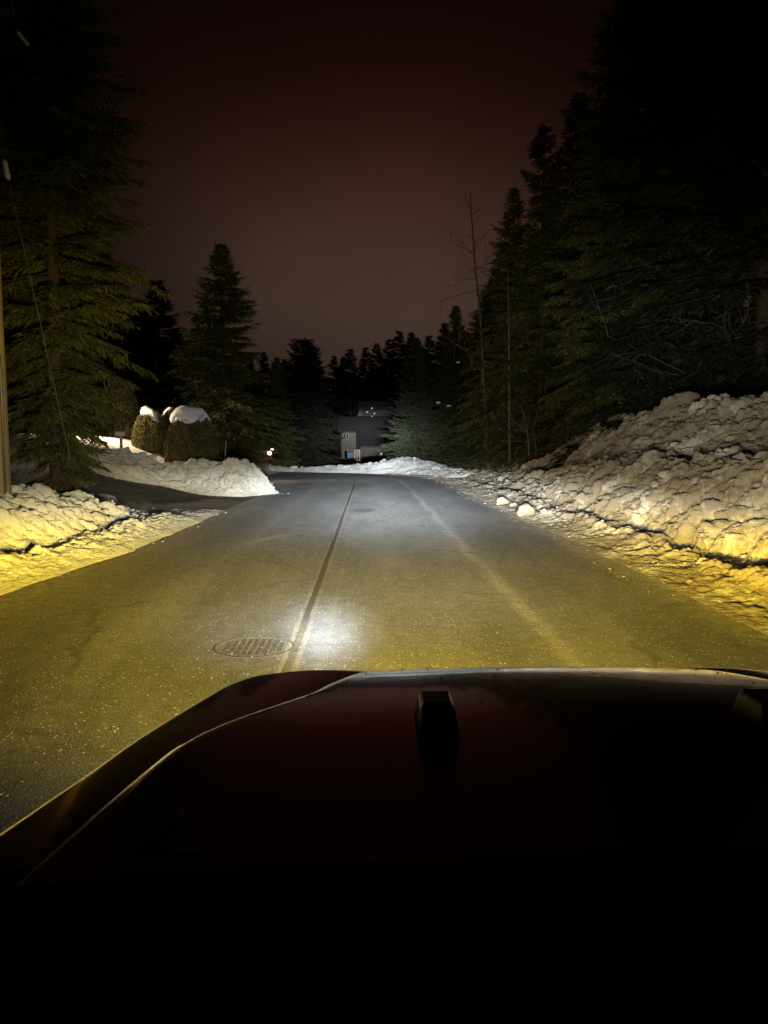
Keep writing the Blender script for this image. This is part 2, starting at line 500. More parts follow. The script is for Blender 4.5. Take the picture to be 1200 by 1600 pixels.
def bank(name, base, nrm, stations, profs, svals, n_across, mat, lump, seed, n_clods, clod_r, label, clod_zone=(0.08, 0.75), z0=True):
    """Loft: base(s)->(x,y), nrm(s)->outward unit vector; profs: list of profiles [(offset, height)...], one per station."""
    s = np.asarray(svals)
    prof = np.array(profs, float)                      # (stations, m, 2)
    m = prof.shape[1]
    cc = np.linspace(0, m - 1, n_across)
    st = np.asarray(stations, float)
    O = np.zeros((len(s), m)); H = np.zeros((len(s), m))
    for j in range(m):
        O[:, j] = np.interp(s, st, prof[:, j, 0]); H[:, j] = np.interp(s, st, prof[:, j, 1])
    i = np.clip(np.floor(cc).astype(int), 0, m - 2); f = cc - i
    O2 = O[:, i] * (1 - f) + O[:, i + 1] * f
    H2 = H[:, i] * (1 - f) + H[:, i + 1] * f
    O2, H2 = smooth_rows(O2, 4), smooth_rows(H2, 4)
    B = np.array([base(t) for t in s]); Nn = np.array([nrm(t) for t in s])
    XY = B[:, None, :] + Nn[:, None, :] * O2[:, :, None]
    # wander
    w = 0.22 * (fbm(s * 0.35, s * 0 + seed, 3, seed) - 0.5)
    XY = XY + Nn[:, None, :] * (w[:, None] * np.clip(O2 / 1.0, 0, 1))[:, :, None]
    w2 = 0.26 * (fbm(s * 0.9, s * 0 + seed + 5, 4, seed + 2) - 0.5) * np.clip(np.minimum(s - s[0], s[-1] - s) / 1.5, 0, 1)
    XY = XY + Nn[:, None, :] * (w2[:, None] * np.clip(1.6 - O2, 0, 1))[:, :, None]
    x, y = XY[..., 0], XY[..., 1]
    T = terrain(x, y)
    P = np.stack([x, y, T + H2], -1)
    # lumps along the surface normal
    du = np.gradient(P, axis=0); dv = np.gradient(P, axis=1)
    N = np.cross(dv, du); N /= np.linalg.norm(N, axis=-1)[..., None] + 1e-9
    N *= np.sign(N[..., 2:3] + 1e-9)
    q = x + 0.35 * P[..., 2]; r = y + 0.5 * P[..., 2]
    wq = q + 0.25 * (fbm(q * 2.2, r * 2.2, 2, seed + 50) - 0.5); wr = r + 0.25 * (fbm(q * 2.2 + 40, r * 2.2, 2, seed + 51) - 0.5)
    disp = np.zeros_like(x)
    rough = np.clip((H2 - 0.05) / 0.25, 0, 1) * np.clip((O2) / 0.5, 0, 1)
    fade = ss((O2[:, -1:] - O2) / 1.5)
    for (size, amp, lo) in lump:
        L = lumps(wq / size, wr / size, seed + int(size * 100))
        patch = 0.45 + 1.1 * vnoise(q / (size * 4), r / (size * 4), seed + 9)
        disp += amp * (L - 0.35) * patch * (lo + (1 - lo) * rough)
    disp += 0.07 * (fbm(q * 1.4, r * 1.4, 5, seed + 3) - 0.5) * rough
    # scraped ripples on the low flat strip by the road
    rip = np.clip(1 - rough, 0, 1) * np.clip(O2 / 0.2, 0, 1)
    disp += 0.045 * rip * (fbm(O2 * 5.0, s[:, None] * 1.6 + O2 * 0, 3, seed + 4) - 0.45) + 0.03 * rip * (lumps(q / 0.16, r / 0.28, seed + 6) - 0.3)
    P = P + N * (disp * fade * np.clip(O2 / 0.12, 0, 1))[..., None]
    P[:, 0, 2] = T[:, 0] - 0.02
    P[:, -1, 2] = T[:, -1] - 0.3
    P[0, :, 2] = T[0] - 0.1; P[-1, :, 2] = T[-1] - 0.1
    V = [P.reshape(-1, 3)]; n = len(s); m2 = n_across
    idx = np.arange(n * m2).reshape(n, m2)
    quads = np.stack([idx[:-1, :-1], idx[:-1, 1:], idx[1:, 1:], idx[1:, :-1]], -1).reshape(-1, 4)
    tris = []; nv = n * m2
    rr = np.random.default_rng(seed)
    for _ in range(n_clods):
        a = rr.integers(1, n - 2)
        b = int((clod_zone[0] + (clod_zone[1] - clod_zone[0]) * rr.random() ** 1.1) * (m2 - 1))
        if H2[a, b] < 0.06 and rr.random() < 0.75: continue
        p = P[a, b]
        rad = clod_r[0] * (clod_r[1] / clod_r[0]) ** (rr.random() ** 2.2)
        rad *= 0.6 + 0.4 * min(1.0, H2[a, b] / 0.4 + 0.25)
        if O2[a, b] < 1.25: rad *= 0.4
        A = rr.uniform(0, 2 * PI); ca, sa = math.cos(A), math.sin(A)
        tl = rr.uniform(-0.6, 0.6); ct, stt = math.cos(tl), math.sin(tl)
        W = (CLODS[rr.integers(len(CLODS))] * rr.uniform([0.8, 0.6, 0.6], [1.5, 1.0, 1.0])) @ np.array([[ca, sa, 0], [-sa, ca, 0], [0, 0, 1]]) @ np.array([[1, 0, 0], [0, ct, stt], [0, -stt, ct]])
        V.append(W * rad * np.array([1, 1, 0.8]) + p + N[a, b] * rad * rr.uniform(-0.35, 0.25))
        tris.append(ICO1[1] + nv); nv += len(W)
    for _ in range(n_clods // 6):                     # crumbs scattered on the asphalt in front
        a = rr.integers(2, n - 3); off = 0.12 - 0.5 * rr.random() ** 2.2
        c = P[a, 0, :2] + Nn[a] * off
        rad = 0.003 * 4.5 ** (rr.random() ** 3) * (0.7 + float(abs(c[1])) / 22)
        W = CLODS[rr.integers(len(CLODS))] * rad * rr.uniform([0.7, 0.7, 0.4], [1.6, 1.6, 0.8])
        V.append(W + np.array([c[0], c[1], T[a, 0] + 0.012 + rad * 0.1])); tris.append(ICO1[1] + nv); nv += len(W)
    me = bpy.data.meshes.new(name)
    V = np.concatenate(V)
    # triangulate the grid so that one fast call builds everything
    qt = np.concatenate([quads[:, [0, 1, 2]], quads[:, [0, 2, 3]]])
    allf = np.concatenate([qt] + tris) if tris else qt
    fast_mesh(me, V, allf)
    me.materials.append(mat)
    me.polygons.foreach_set('use_smooth', np.ones(len(allf), bool))
    me.update()
    return tag(obj(name, me), label, 'snow bank')

def geo(a, b, ratio, mn=0.03):
    out = [a]
    while out[-1] < b:
        out.append(out[-1] + max(mn, abs(out[-1]) * ratio))
    return np.array(out)

re_x = lambda d: float(np.interp(d, RE[:10, 1], RE[:10, 0]))
rp = []
st_r = [1, 6, 9, 12, 15, 17, 19, 21.3, 24, 27.5, 30, 32, 35, 37, 40, 43]
t1 = np.interp(st_r, [1, 12, 19, 25, 32, 40, 43], [1.45, 1.5, 1.3, 0.72, 0.42, 0.22, 0.12])
ch = np.interp(st_r, [1, 12, 17, 19, 21.3, 24, 27.5, 30, 32, 37, 40, 43], [2.6, 2.7, 2.78, 2.75, 3.0, 2.62, 2.7, 2.2, 1.75, 0.82, 0.45, 0.15])
for d, a, c in zip(st_r, t1, ch):
    q = min(1.0, a / 0.8)
    rp.append([(-0.05, 0.0), (0.3, 0.045), (0.62, 0.10 * q + 0.02), (0.80, 0.22 * q), (0.98, 0.21 * q), (1.18, 0.17 * q), (1.5, 0.33 * a), (1.9, 0.62 * a), (2.3, 0.9 * a), (2.65, a), (3.0, 0.97 * a),
               (3.35, 0.93 * a + 0.07 * c), (4.0, 0.45 * a + 0.5 * c), (4.7, 0.2 * a + 0.78 * c), (5.4, c), (6.2, 0.93 * c), (7.5, 0.6 * c), (10.5, 0.1)])
bank('snow_bank', lambda d: (re_x(d), d), lambda d: (1.0, 0.0), st_r, rp, geo(1.0, 43, 0.0042, 0.028), 290, MAT['snow_pile'],
     [(1.1, 0.26, 0.0), (0.46, 0.13, 0.0), (0.23, 0.11, 0.12), (0.12, 0.06, 0.3), (0.07, 0.025, 0.4)], 11, 3600, (0.022, 0.17),
     'huge dirty snow bank piled higher than a car along the right roadside', (0.06, 0.8))

le_x = lambda d: float(np.interp(d, LE[:8, 1], LE[:8, 0]))
lp = []
st_l = [1, 7, 9, 11, 13, 14.5, 15.7, 16.6, 17.8, 19]
hl = [0.85, 0.88, 0.92, 0.86, 0.86, 0.66, 0.46, 0.22, 0.12, 0.04]
for d, a in zip(st_l, hl):
    q = min(1, a / 0.5)
    lp.append([(-0.05, 0.0), (0.22, 0.09 * q + 0.02), (0.48, 0.21 * q), (0.62, 0.24 * q), (0.78, 0.21 * q), (0.95, 0.2 * q), (1.2, 0.5 * a), (1.5, 0.78 * a), (1.85, 0.97 * a), (2.3, a), (2.8, 0.9 * a), (3.6, 0.6 * a), (5.5, 0.15 * a)])
bank('snow_bank', lambda d: (le_x(d), d), lambda d: (-1.0, 0.0), st_l, lp, geo(1.0, 19, 0.004, 0.024), 190, MAT['snow_near'],
     [(0.5, 0.13, 0.0), (0.22, 0.11, 0.1), (0.11, 0.055, 0.3), (0.06, 0.02, 0.4)], 23, 1500, (0.016, 0.11),
     'low lumpy snow bank at the left roadside below the utility pole', (0.1, 0.85))

# bank beyond the driveway: base follows the driveway's far edge
fb = resample(FP, 60)
cr_px = [(452, 766), (437, 758), (425, 744), (405, 733), (380, 726), (345, 722), (320, 716), (296, 722), (272, 727), (240, 722), (205, 713), (170, 705), (131, 699), (90, 696)]
seg = np.concatenate([[0], np.cumsum(np.linalg.norm(np.diff(fb[:, :2], axis=0), axis=1))])
def fb_base(t):
    return (np.interp(t, seg, fb[:, 0]), np.interp(t, seg, fb[:, 1]))
def fb_n(t):
    a, b = np.array(fb_base(t + 0.4)), np.array(fb_base(t - 0.4))
    tg = a - b; tg /= np.linalg.norm(tg) + 1e-9
    n = np.array([tg[1], -tg[0]])
    if n[1] < 0: n = -n
    n = n * 0.5 + np.array([0.12 - 0.6 * max(0.0, 1 - t / 4) * 2, 0.85]); return n / np.linalg.norm(n)
fp_prof, fp_st = [], []
for t in np.linspace(0.0, seg[-1], 16):
    b_ = np.array(fb_base(t)); n_ = fb_n(t); c_ = b_ + n_ * 2.3
    # pixel column of the crest and the height it has to reach there
    v = np.array([c_[0], c_[1], 1.6]) - CAM
    px = 600 + F * (v @ RIGHT) / (v @ FWD)
    py = np.interp(px, [p[0] for p in cr_px][::-1], [p[1] for p in cr_px][::-1])
    w = at_y(px, py, c_[1])
    a = max(0.06, w[2] - float(terrain(c_[0], c_[1])))
    if t < 0.5: a = 0.1
    fp_st.append(t)
    fp_prof.append([(-0.05, 0.0), (0.25, 0.12 * a), (0.6, 0.35 * a), (1.0, 0.58 * a), (1.5, 0.82 * a), (2.0, 0.97 * a), (2.4, a), (3.2, 0.8 * a), (4.5, 0.4 * a), (7.0, 0.05)])
    wsc = min(1.0, 0.22 + t / 4.5); fp_prof[-1] = [(o_ * wsc, z_) for o_, z_ in fp_prof[-1]]
bank('snow_bank', fb_base, fb_n, fp_st, fp_prof, np.linspace(0, seg[-1], 230), 110, MAT['snow_near'],
     [(0.8, 0.26, 0.0), (0.38, 0.17, 0.1), (0.18, 0.08, 0.2)], 37, 1500, (0.035, 0.19),
     'lumpy snow bank in front of the clipped cedars beyond the driveway', (0.05, 0.8))

# bank across the bend, under the far trees and the house
fe = resample(np.array([(3.6, 36.5), (2.6, 41.0), (0.6, 44.2), (-2.0, 46.2), (-5.5, 47.6), (-11, 49.0), (-22, 51)]), 80)
seg2 = np.concatenate([[0], np.cumsum(np.linalg.norm(np.diff(fe, axis=0), axis=1))])
b2 = lambda t: (np.interp(t, seg2, fe[:, 0]), np.interp(t, seg2, fe[:, 1]))
def n2(t):
    a, b = np.array(b2(t + 0.5)), np.array(b2(t - 0.5)); tg = a - b; tg /= np.linalg.norm(tg) + 1e-9
    n = np.array([tg[1], -tg[0]]); return n if n[1] > 0 else -n
st2 = np.linspace(0, seg2[-1], 24); p2 = []
for t in st2:
    x = b2(t)[0]
    a = float(np.interp(x, [-22, -9, -5, -3, -1.5, -0.3, 0.6, 1.2, 2.2, 3.0, 3.6], [0.15, 0.16, 0.2, 0.36, 0.5, 0.62, 1.0, 0.95, 0.42, 0.3, 0.3]))
    p2.append([(-0.05, 0.0), (0.3, 0.2 * a), (0.7, 0.5 * a), (1.2, 0.8 * a), (1.8, a), (2.6, 0.95 * a), (4, 0.5 * a), (7, 0.02)])
bank('snow_bank', b2, n2, st2, p2, np.linspace(0, seg2[-1], 260), 60, MAT['snow_near'],
     [(0.8, 0.2, 0.1), (0.4, 0.12, 0.15), (0.2, 0.05, 0.2)], 41, 400, (0.07, 0.28),
     'low far snow bank across the bend in front of the house', (0.05, 0.7))

# single lumps that lie loose on the strip beside the road
for i, (px, py, w, lab) in enumerate([(823, 802, 30, 'large white snow chunk with a brown top, alone on the right roadside strip'),
                                 (784, 785, 24, 'flat wide snow chunk just left of the large brown-topped chunk'),
                                 (803, 789, 13, 'small snow chunk between the flat chunk and the brown-topped one'),
                                 (985, 843, 30, 'yellow-lit snow chunk lying on the ridge of the right roadside strip')]):
    p = on_ground(px, py, 0.09); rad = w / F * np.linalg.norm(p - CAM) / 2
    V = clod(300 + i, ICO2); V = V * (1 + 0.30 * (lumps(V[:, 0] * 2.4 + V[:, 2], V[:, 1] * 2.4 - V[:, 2] * 1.3, 400 + i) - 0.3))[:, None] * rad * np.array([1.0, 0.9, (0.95, 0.55, 0.75, 0.6)[i]])
    me = bpy.data.meshes.new('snow_chunk'); fast_mesh(me, V - np.array([0, 0, V[:, 2].min() * 0.8]), ICO2[1])
    me.materials.append(MAT['snow_pile']); me.polygons.foreach_set('use_smooth', np.ones(len(ICO2[1]), bool))
    o = obj('snow_chunk', me); o.location = p + np.array([0, 0, -0.07]); tag(o, lab, 'snow chunk', 'loose snow chunks by the road')

# ------------------------------------------------------------------ conifers
def tri_mesh(name, A, D, S, mat, W):
    """narrow leaf triangles: base A, tip offset D, side unit S, half width W"""
    n = len(A)
    V = np.empty((n, 3, 3), np.float32)
    V[:, 0] = A - S * W[:, None]; V[:, 1] = A + S * W[:, None]; V[:, 2] = A + D
    me = bpy.data.meshes.new(name)
    fast_mesh(me, V.reshape(-1, 3), np.arange(3 * n).reshape(n, 3))
    me.materials.append(mat)
    return me

def conifer(h, r, whorls, per, twigs, blades, tw_len, bw, seed, mat, droop=0.35, bottom=0.06, power=0.85, limb_sides=4, ragged=0.3, low=0.55, rise=2.2):
    g = np.random.default_rng(seed)
    t = bottom + (1 - bottom) * (np.linspace(0, 1, whorls) ** 0.92)
    t = np.repeat(t, per) + g.normal(0, 0.35 / whorls, whorls * per)
    t = np.clip(t, bottom * 0.6, 0.995)
    nB = len(t)
    az = g.uniform(0, 2 * PI, nB)
    L = r * (np.clip(1 - t, 0, 1) ** power * (0.94 + 0.06) + 0.015) * (1 - ragged + 2 * ragged * g.random(nB))
    L *= np.clip(low + t * rise, 0, 1)                       # lowest branches a little shorter
    # whole sectors of the crown grow longer or thinner
    L *= 0.85 + 0.3 * vnoise(az * 1.3 + seed, t * 7, seed)
    e0 = np.interp(t, [0, 0.4, 0.8, 1], [-0.12, 0.02, 0.35, 0.9]) + g.normal(0, 0.1, nB)
    dr = droop * np.interp(t, [0, 0.6, 1], [1.0, 0.7, 0.2]) * (0.7 + 0.6 * g.random(nB))
    dirh = np.stack([np.cos(az), np.sin(az), np.zeros(nB)], 1)
    side = np.stack([-np.sin(az), np.cos(az), np.zeros(nB)], 1)
    def pt(bi, s):
        """point on branch bi at fraction s"""
        Lb = L[bi]
        zz = t[bi] * h + Lb * (e0[bi] * s - dr[bi] * s ** 1.7 + 0.12 * s ** 4)
        return dirh[bi] * (Lb * s)[:, None] + np.stack([0 * zz, 0 * zz, zz], 1)
    # twig positions
    cnt = np.maximum(3, (twigs * np.sqrt(L / r) * 1.2).astype(int))
    bi = np.repeat(np.arange(nB), cnt * 2)
    loc = np.concatenate([np.arange(c * 2) // 2 / c for c in cnt])
    sgn = np.where(np.concatenate([np.arange(c * 2) % 2 for c in cnt]) == 0, 1.0, -1.0)
    s = 0.12 + 0.88 * np.clip(loc + g.uniform(0, 1, len(bi)) / np.repeat(cnt, cnt * 2), 0, 1)
    base = pt(bi, s)
    fore = pt(bi, np.minimum(s + 0.03, 1.03)) - pt(bi, s - 0.0); fore /= np.linalg.norm(fore, axis=1)[:, None] + 1e-9
    sp_ = g.uniform(0.35, 1.0, len(bi))
    tdir = fore * (1.0 - 0.25 * sp_)[:, None] + side[bi] * (sgn * sp_)[:, None] + np.array([0, 0, -1.0]) * g.uniform(0.0, 0.75, len(bi))[:, None] * (droop / 0.35)
    tdir /= np.linalg.norm(tdir, axis=1)[:, None]
    tl = tw_len * (0.5 + 0.8 * g.random(len(bi))) * (0.55 + 0.75 * (1 - s)) * np.clip(L[bi] / r + 0.35, 0.3, 1)
    # blades along each twig
    ti = np.repeat(np.arange(len(bi)), blades)
    q = np.tile((np.arange(blades) + 0.3) / blades, len(bi)) * g.uniform(0.85, 1.1, len(ti))
    bs = np.where(np.tile(np.arange(blades) % 2, len(bi)) == 0, 1.0, -1.0)
    A = base[ti] + tdir[ti] * (tl[ti] * q)[:, None]
    up = np.array([0, 0, 1.0])
    tside = np.cross(tdir[ti], up); tside /= np.linalg.norm(tside, axis=1)[:, None] + 1e-9
    dd = tdir[ti] + tside * (bs * g.uniform(0.25, 0.95, len(ti)))[:, None] + g.normal(0, 0.22, (len(ti), 3))
    dd[:, 2] -= 0.15
    dd /= np.linalg.norm(dd, axis=1)[:, None]
    bl = tl[ti] * g.uniform(0.35, 0.75, len(ti)) * (1.15 - 0.5 * q)
    ws = np.cross(dd, g.normal(0, 0.5, (len(ti), 3)) + up); ws /= np.linalg.norm(ws, axis=1)[:, None] + 1e-9
    crown_me = tri_mesh('crown', A, dd * bl[:, None], ws, mat, bw * (0.6 + 0.8 * g.random(len(ti))))
    # trunk with limbs
    mb = MB()
    zz = np.linspace(0, h * 0.99, 14)
    wob = np.stack([0.03 * np.sin(zz * 0.7 + seed), 0.03 * np.cos(zz * 0.5 + seed), zz], 1)
    mb.tube(wob, np.interp(zz, [0, 0.6, h], [0.013 * h + 0.06, 0.011 * h + 0.03, 0.012]), 9)
    for b in range(0, nB, 1):
        ss_ = np.array([0.0, 0.35, 0.7, 1.0])
        pp = pt(np.full(4, b), ss_)
        mb.tube(pp, np.interp(ss_, [0, 1], [0.006 + 0.011 * L[b], 0.004]), limb_sides, caps=False)
    trunk_me = mb.mesh('trunk', MAT['bark'], True)
    return trunk_me, crown_me

PROTO = {}
PROTO['spruce_near'] = conifer(15.5, 2.8, 56, 9, 24, 8, 0.46, 0.017, 3, MAT['needle'], 0.45, 0.06, 0.5, low=0.1, rise=2.0)
PROTO['spruce_big'] = conifer(25.0, 4.2, 56, 9, 20, 7, 0.80, 0.03, 5, MAT['needle'], 0.42, 0.05, 0.6)
PROTO['spruce_a'] = conifer(13.0, 3.1, 42, 9, 15, 7, 0.65, 0.03, 8, MAT['needle'], 0.35, 0.03, 0.8)
PROTO['spruce_b'] = conifer(16.0, 3.0, 46, 8, 14, 7, 0.65, 0.03, 9, MAT['needle'], 0.45, 0.03, 0.75, ragged=0.4)
PROTO['fir_grey'] = conifer(9.0, 2.7, 36, 10, 16, 7, 0.5, 0.024, 12, MAT['needle_blue'], 0.15, 0.02, 0.85, ragged=0.2)
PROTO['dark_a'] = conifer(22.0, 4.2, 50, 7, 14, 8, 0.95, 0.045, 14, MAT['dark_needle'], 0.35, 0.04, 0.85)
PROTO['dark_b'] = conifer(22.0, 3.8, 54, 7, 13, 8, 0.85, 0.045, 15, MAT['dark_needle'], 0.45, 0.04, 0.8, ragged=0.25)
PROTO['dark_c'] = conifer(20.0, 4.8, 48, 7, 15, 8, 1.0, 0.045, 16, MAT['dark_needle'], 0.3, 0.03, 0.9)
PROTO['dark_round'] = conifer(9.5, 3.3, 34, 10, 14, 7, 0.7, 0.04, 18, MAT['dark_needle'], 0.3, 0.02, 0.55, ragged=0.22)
PROTO_H = dict(dark_round=9.5, spruce_near=15.5, spruce_big=25.0, spruce_a=13.0, spruce_b=16.0, fir_grey=9.0, dark_a=22.0, dark_b=22.0, dark_c=20.0)

def tree(kind, px, top_py, y, label, rz=0.0, wide=1.0, group=None, name='spruce_tree', snow=()):
    p = at_y(px, top_py, y)
    base = float(terrain(p[0], y)) - 0.05
    sc = (p[2] - base) / PROTO_H[kind]
    e = empty(name, (p[0], y, base), rz, (sc * wide, sc * wide, sc))
    tag(e, label, 'tree', group)
    tm, cm = PROTO[kind]
    obj('trunk', tm, e); obj('crown', cm, e)
    inv = Matrix.LocRotScale(Vector((p[0], y, base)), Matrix.Rotation(rz, 3, 'Z').to_quaternion(), Vector((sc * wide, sc * wide, sc))).inverted()
    for (sx, sy, w, dy) in snow:                                    # small pads of snow left on the boughs
        c = at_y(sx, sy, y - dy); r = w / F * y / 2
        V = CLODS[int(sx) % 14] * r * np.array([1.0, 0.9, 0.55]) + c
        V = np.array([inv @ Vector(v) for v in V])
        me = bpy.data.meshes.new('snow_clump'); fast_mesh(me, V, ICO1[1]); me.materials.append(MAT['snow_clean'])
        obj('snow_clump', me, e)
    return e

tree('spruce_near', 56, -260, 15.5, 'large drooping green spruce right beside the utility pole', 0.4, 1.0)
tree('spruce_a', 345, 385, 40, 'pointed dim green spruce behind the clipped cedar hedge', 1.0, 1.3)
tree('spruce_a', 432, 560, 52, 'short dim spruce between the pointed spruce and the black rounded tree', 2.1, 1.1)
tree('fir_grey', 650, 530, 50, 'grey-green bushy fir close beside the far house', 0.3, 0.95, name='fir_tree', snow=[(685, 629, 7, 2.2), (701, 634, 9, 1.9)])
tree('spruce_a', 712, 480, 52, 'slim spruce just right of the grey-green fir', 0.9, 0.95)
tree('spruce_b', 757, 455, 47, 'ragged spruce behind the leafless birch', 3.1, 1.2, snow=[(716, 566, 6, 2.0)])
tree('spruce_b', 803, 296, 42, 'narrow spruce with a bare trunk showing, left of the tall right-hand spruces', 2.2, 0.95)
tree('spruce_b', 852, 200, 38, 'tall dark spruce standing clear against the sky above the right bank', 5.0, 1.1)
tree('spruce_big', 985, -60, 29, 'broad olive spruce with layered boughs behind the big snow bank', 1.3, 1.0, snow=[(960, 617, 7, 2.5), (1050, 600, 8, 3)])
tree('dark_a', 1095, -420, 27, 'towering dark spruce behind the stump at the right edge', 0.7, 1.0)
tree('dark_b', 1230, -300, 24, 'dark spruce mostly cut off by the right edge of the photo', 1.7, 1.3)
tree('fir_grey', 735, 610, 43, 'low bushy fir at the foot of the leafless birch', 1.9, 1.0, name='fir_tree')
tree('fir_grey', 795, 590, 40, 'low bushy fir above the tail of the big snow bank', 4.0, 0.95, name='fir_tree')
tree('spruce_a', 885, 560, 36, 'small spruce tucked below the tall dark spruce', 4.4, 1.0)

dark_left = [(215, 470, 62, 'dark_c', 'black spruce behind the tall snow-capped cedar'), (275, 520, 66, 'dark_a', 'black spruce showing above the pair of snow-capped cedars'),
             (130, 330, 55, 'dark_b', 'black spruce half hidden behind the drooping roadside spruce'), (400, 590, 75, 'dark_a', 'black spruce above the parked truck'),
             (30, 200, 45, 'dark_c', 'black spruce behind the utility pole'), (315, 500, 80, 'dark_c', 'black spruce filling the gap left of the pointed dim green spruce'), (245, 440, 85, 'dark_c', 'black spruce deep behind the tall snow-capped cedar')]
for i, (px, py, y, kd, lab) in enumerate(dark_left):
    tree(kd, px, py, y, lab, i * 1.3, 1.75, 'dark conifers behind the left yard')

dark_right = [(905, 150, 48, 'dark_b', 'black spruce between the tall dark spruce and the broad olive one'), (1010, 60, 45, 'dark_c', 'black spruce filling the gap behind the broad olive spruce'),
              (1090, 40, 52, 'dark_a', 'black spruce behind the leafless tree with crooked twigs'), (1170, 0, 44, 'dark_c', 'black spruce at the right edge behind the big snow bank'),
              (775, 420, 70, 'dark_c', 'black spruce behind the bare pole-like trunk'), (715, 500, 80, 'dark_a', 'black spruce behind the slim spruce beside the fir')]
for i, (px, py, y, kd, lab) in enumerate(dark_right):
    tree(kd, px, py, y, lab, 0.5 + i * 1.7, 1.2, 'dark conifers behind the right bank')

for i in range(26):
    px = 360 + i * 17.5 + random.uniform(-6, 6)
    py = float(np.interp(px, [360, 450, 500, 530, 560, 600, 632, 660, 690, 720, 800], [560, 556, 565, 560, 548, 530, 510, 540, 492, 520, 470])) + random.uniform(-8, 14)
    y = random.uniform(125, 165)
    lab = 'dark distant conifer of the forest line left of the far houses' if px < 545 else 'dark distant conifer of the forest line behind or right of the far houses'
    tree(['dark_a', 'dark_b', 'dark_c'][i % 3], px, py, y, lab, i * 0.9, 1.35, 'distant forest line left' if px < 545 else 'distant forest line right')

# ------------------------------------------------------------------ rounded cedars
def cedar(h, r, n, seed, mat, leaf=0.12, sharp=2.8, w=0.018):
    g = np.random.default_rng(seed)
    u = g.random(n); az = g.uniform(0, 2 * PI, n)
    z = h * (0.02 + 0.98 * u)
    def rad(u_, a_):
        return r * (np.clip(1 - u_ ** sharp, 0, 1) ** 0.55) * (0.86 + 0.14 * np.clip(u_ * 5, 0, 1)) * (0.88 + 0.24 * fbm(a_ * 2.2, u_ * h * 1.6, 3, seed))
    R = rad(u, az) * (1 - 0.35 * g.random(n) ** 2.2)
    A = np.stack([R * np.cos(az), R * np.sin(az), z], 1)
    D = np.stack([np.cos(az), np.sin(az), np.zeros(n)], 1) * g.uniform(0.2, 0.9, n)[:, None] + np.array([0, 0, 1.0]) * g.uniform(0.2, 1.1, n)[:, None] + g.normal(0, 0.35, (n, 3))
    D /= np.linalg.norm(D, axis=1)[:, None]
    S = np.cross(D, g.normal(size=(n, 3))); S /= np.linalg.norm(S, axis=1)[:, None]
    cm = tri_mesh('crown', A, D * (leaf * g.uniform(0.5, 1.3, n))[:, None], S, mat, w * g.uniform(0.6, 1.4, n))
    mb = MB()
    mb.tube([(0, 0, -0.1), (0.02, 0, h * 0.5), (0, 0.02, h * 0.92)], [0.09 * r + 0.03, 0.07 * r + 0.02, 0.02], 8)
    for i in range(40):
        a = g.uniform(0, 2 * PI); z0 = g.uniform(0.05, 0.8) * h; u1 = min(0.97, z0 / h + 0.15); rr = 0.8 * rad(np.array([u1]), np.array([a]))[0]
        mb.tube([(0, 0, z0), (rr * 0.5 * math.cos(a), rr * 0.5 * math.sin(a), z0 + 0.05 * h), (rr * math.cos(a), rr * math.sin(a), u1 * h)], [0.03, 0.02, 0.008], 4, caps=False)
    return mb.mesh('trunk', MAT['bark'], True), cm

def snow_cap(w, d, hgt, seed, tilt=0.0):
    V, Fc = ICO2
    P = V.copy()
    low = P[:, 2] < 0
    a = np.arctan2(P[:, 1], P[:, 0])
    rim = 1 + 0.28 * (fbm(a * 2.5 + 10, a * 0 + seed, 3, seed) - 0.5) * 2
    P[:, 0] *= w * rim; P[:, 1] *= d * rim
    P[:, 2] = np.where(low, P[:, 2] * 0.35 * hgt, P[:, 2] * hgt)
    P[:, 2] += hgt * 0.9 * (fbm(P[:, 0] * 3.5 + seed, P[:, 1] * 3.5, 4, seed + 1) - 0.5)
    edge = np.clip((np.hypot(V[:, 0], V[:, 1]) - 0.55) / 0.45, 0, 1)
    P[:, 2] -= edge ** 1.5 * hgt * 0.9 * (0.3 + 1.2 * vnoise(a * 5 + 30, a * 0, seed + 3)) + tilt * P[:, 0]
    me = bpy.data.meshes.new('snow_cap'); fast_mesh(me, P, Fc); me.materials.append(MAT['snow_clean'])
    me.polygons.foreach_set('use_smooth', np.ones(len(Fc), bool))
    return me

def hedge_cedar(px, top_py, y, half_px, label, seed, cap, base_drop=0.0):
    p = at_y(px, top_py, y); b = float(terrain(p[0], y)) - 0.1 - base_drop
    h = p[2] - b; r = half_px / F * y
    e = tag(empty('cedar_shrub', (p[0], y, b), seed), label, 'shrub', 'snow-capped cedars by the driveway')
    tm, cm = cedar(h, r, 26000, seed, MAT['cedar'])
    obj('trunk', tm, e); obj('crown', cm, e)
    w, hg, dx, tilt = cap
    o = obj('snow_cap', snow_cap(r * w, r * w * 0.9, hg, seed, tilt), e)
    a = -seed
    o.rotation_euler = (0, 0, a)
    o.location = (dx * math.cos(a), dx * math.sin(a), h * 0.965 - hg * 0.25)
    return e
hedge_cedar(298, 640, 31.5, 41, 'widest snow-capped cedar, the right one of the clipped trio', 2, (0.74, 0.34, 0.0, 0.0))
hedge_cedar(234, 643, 34.5, 26, 'slimmer cedar with a tilted snow cap left of the widest one', 4, (0.66, 0.30, 0.1, 0.5))
hedge_cedar(268, 640, 35.5, 22, 'cedar mostly hidden behind the two front ones with only its snow cap showing', 6, (0.6, 0.25, 0.0, 0.1))
hedge_cedar(183, 596, 38, 32, 'tallest browner cedar with a small snow cap beside the lit slope', 9, (0.36, 0.14, 0.0, 0.0))

tree('dark_round', 473, 536, 58, 'big black rounded conifer standing left of the far house', 0.8, 0.98)

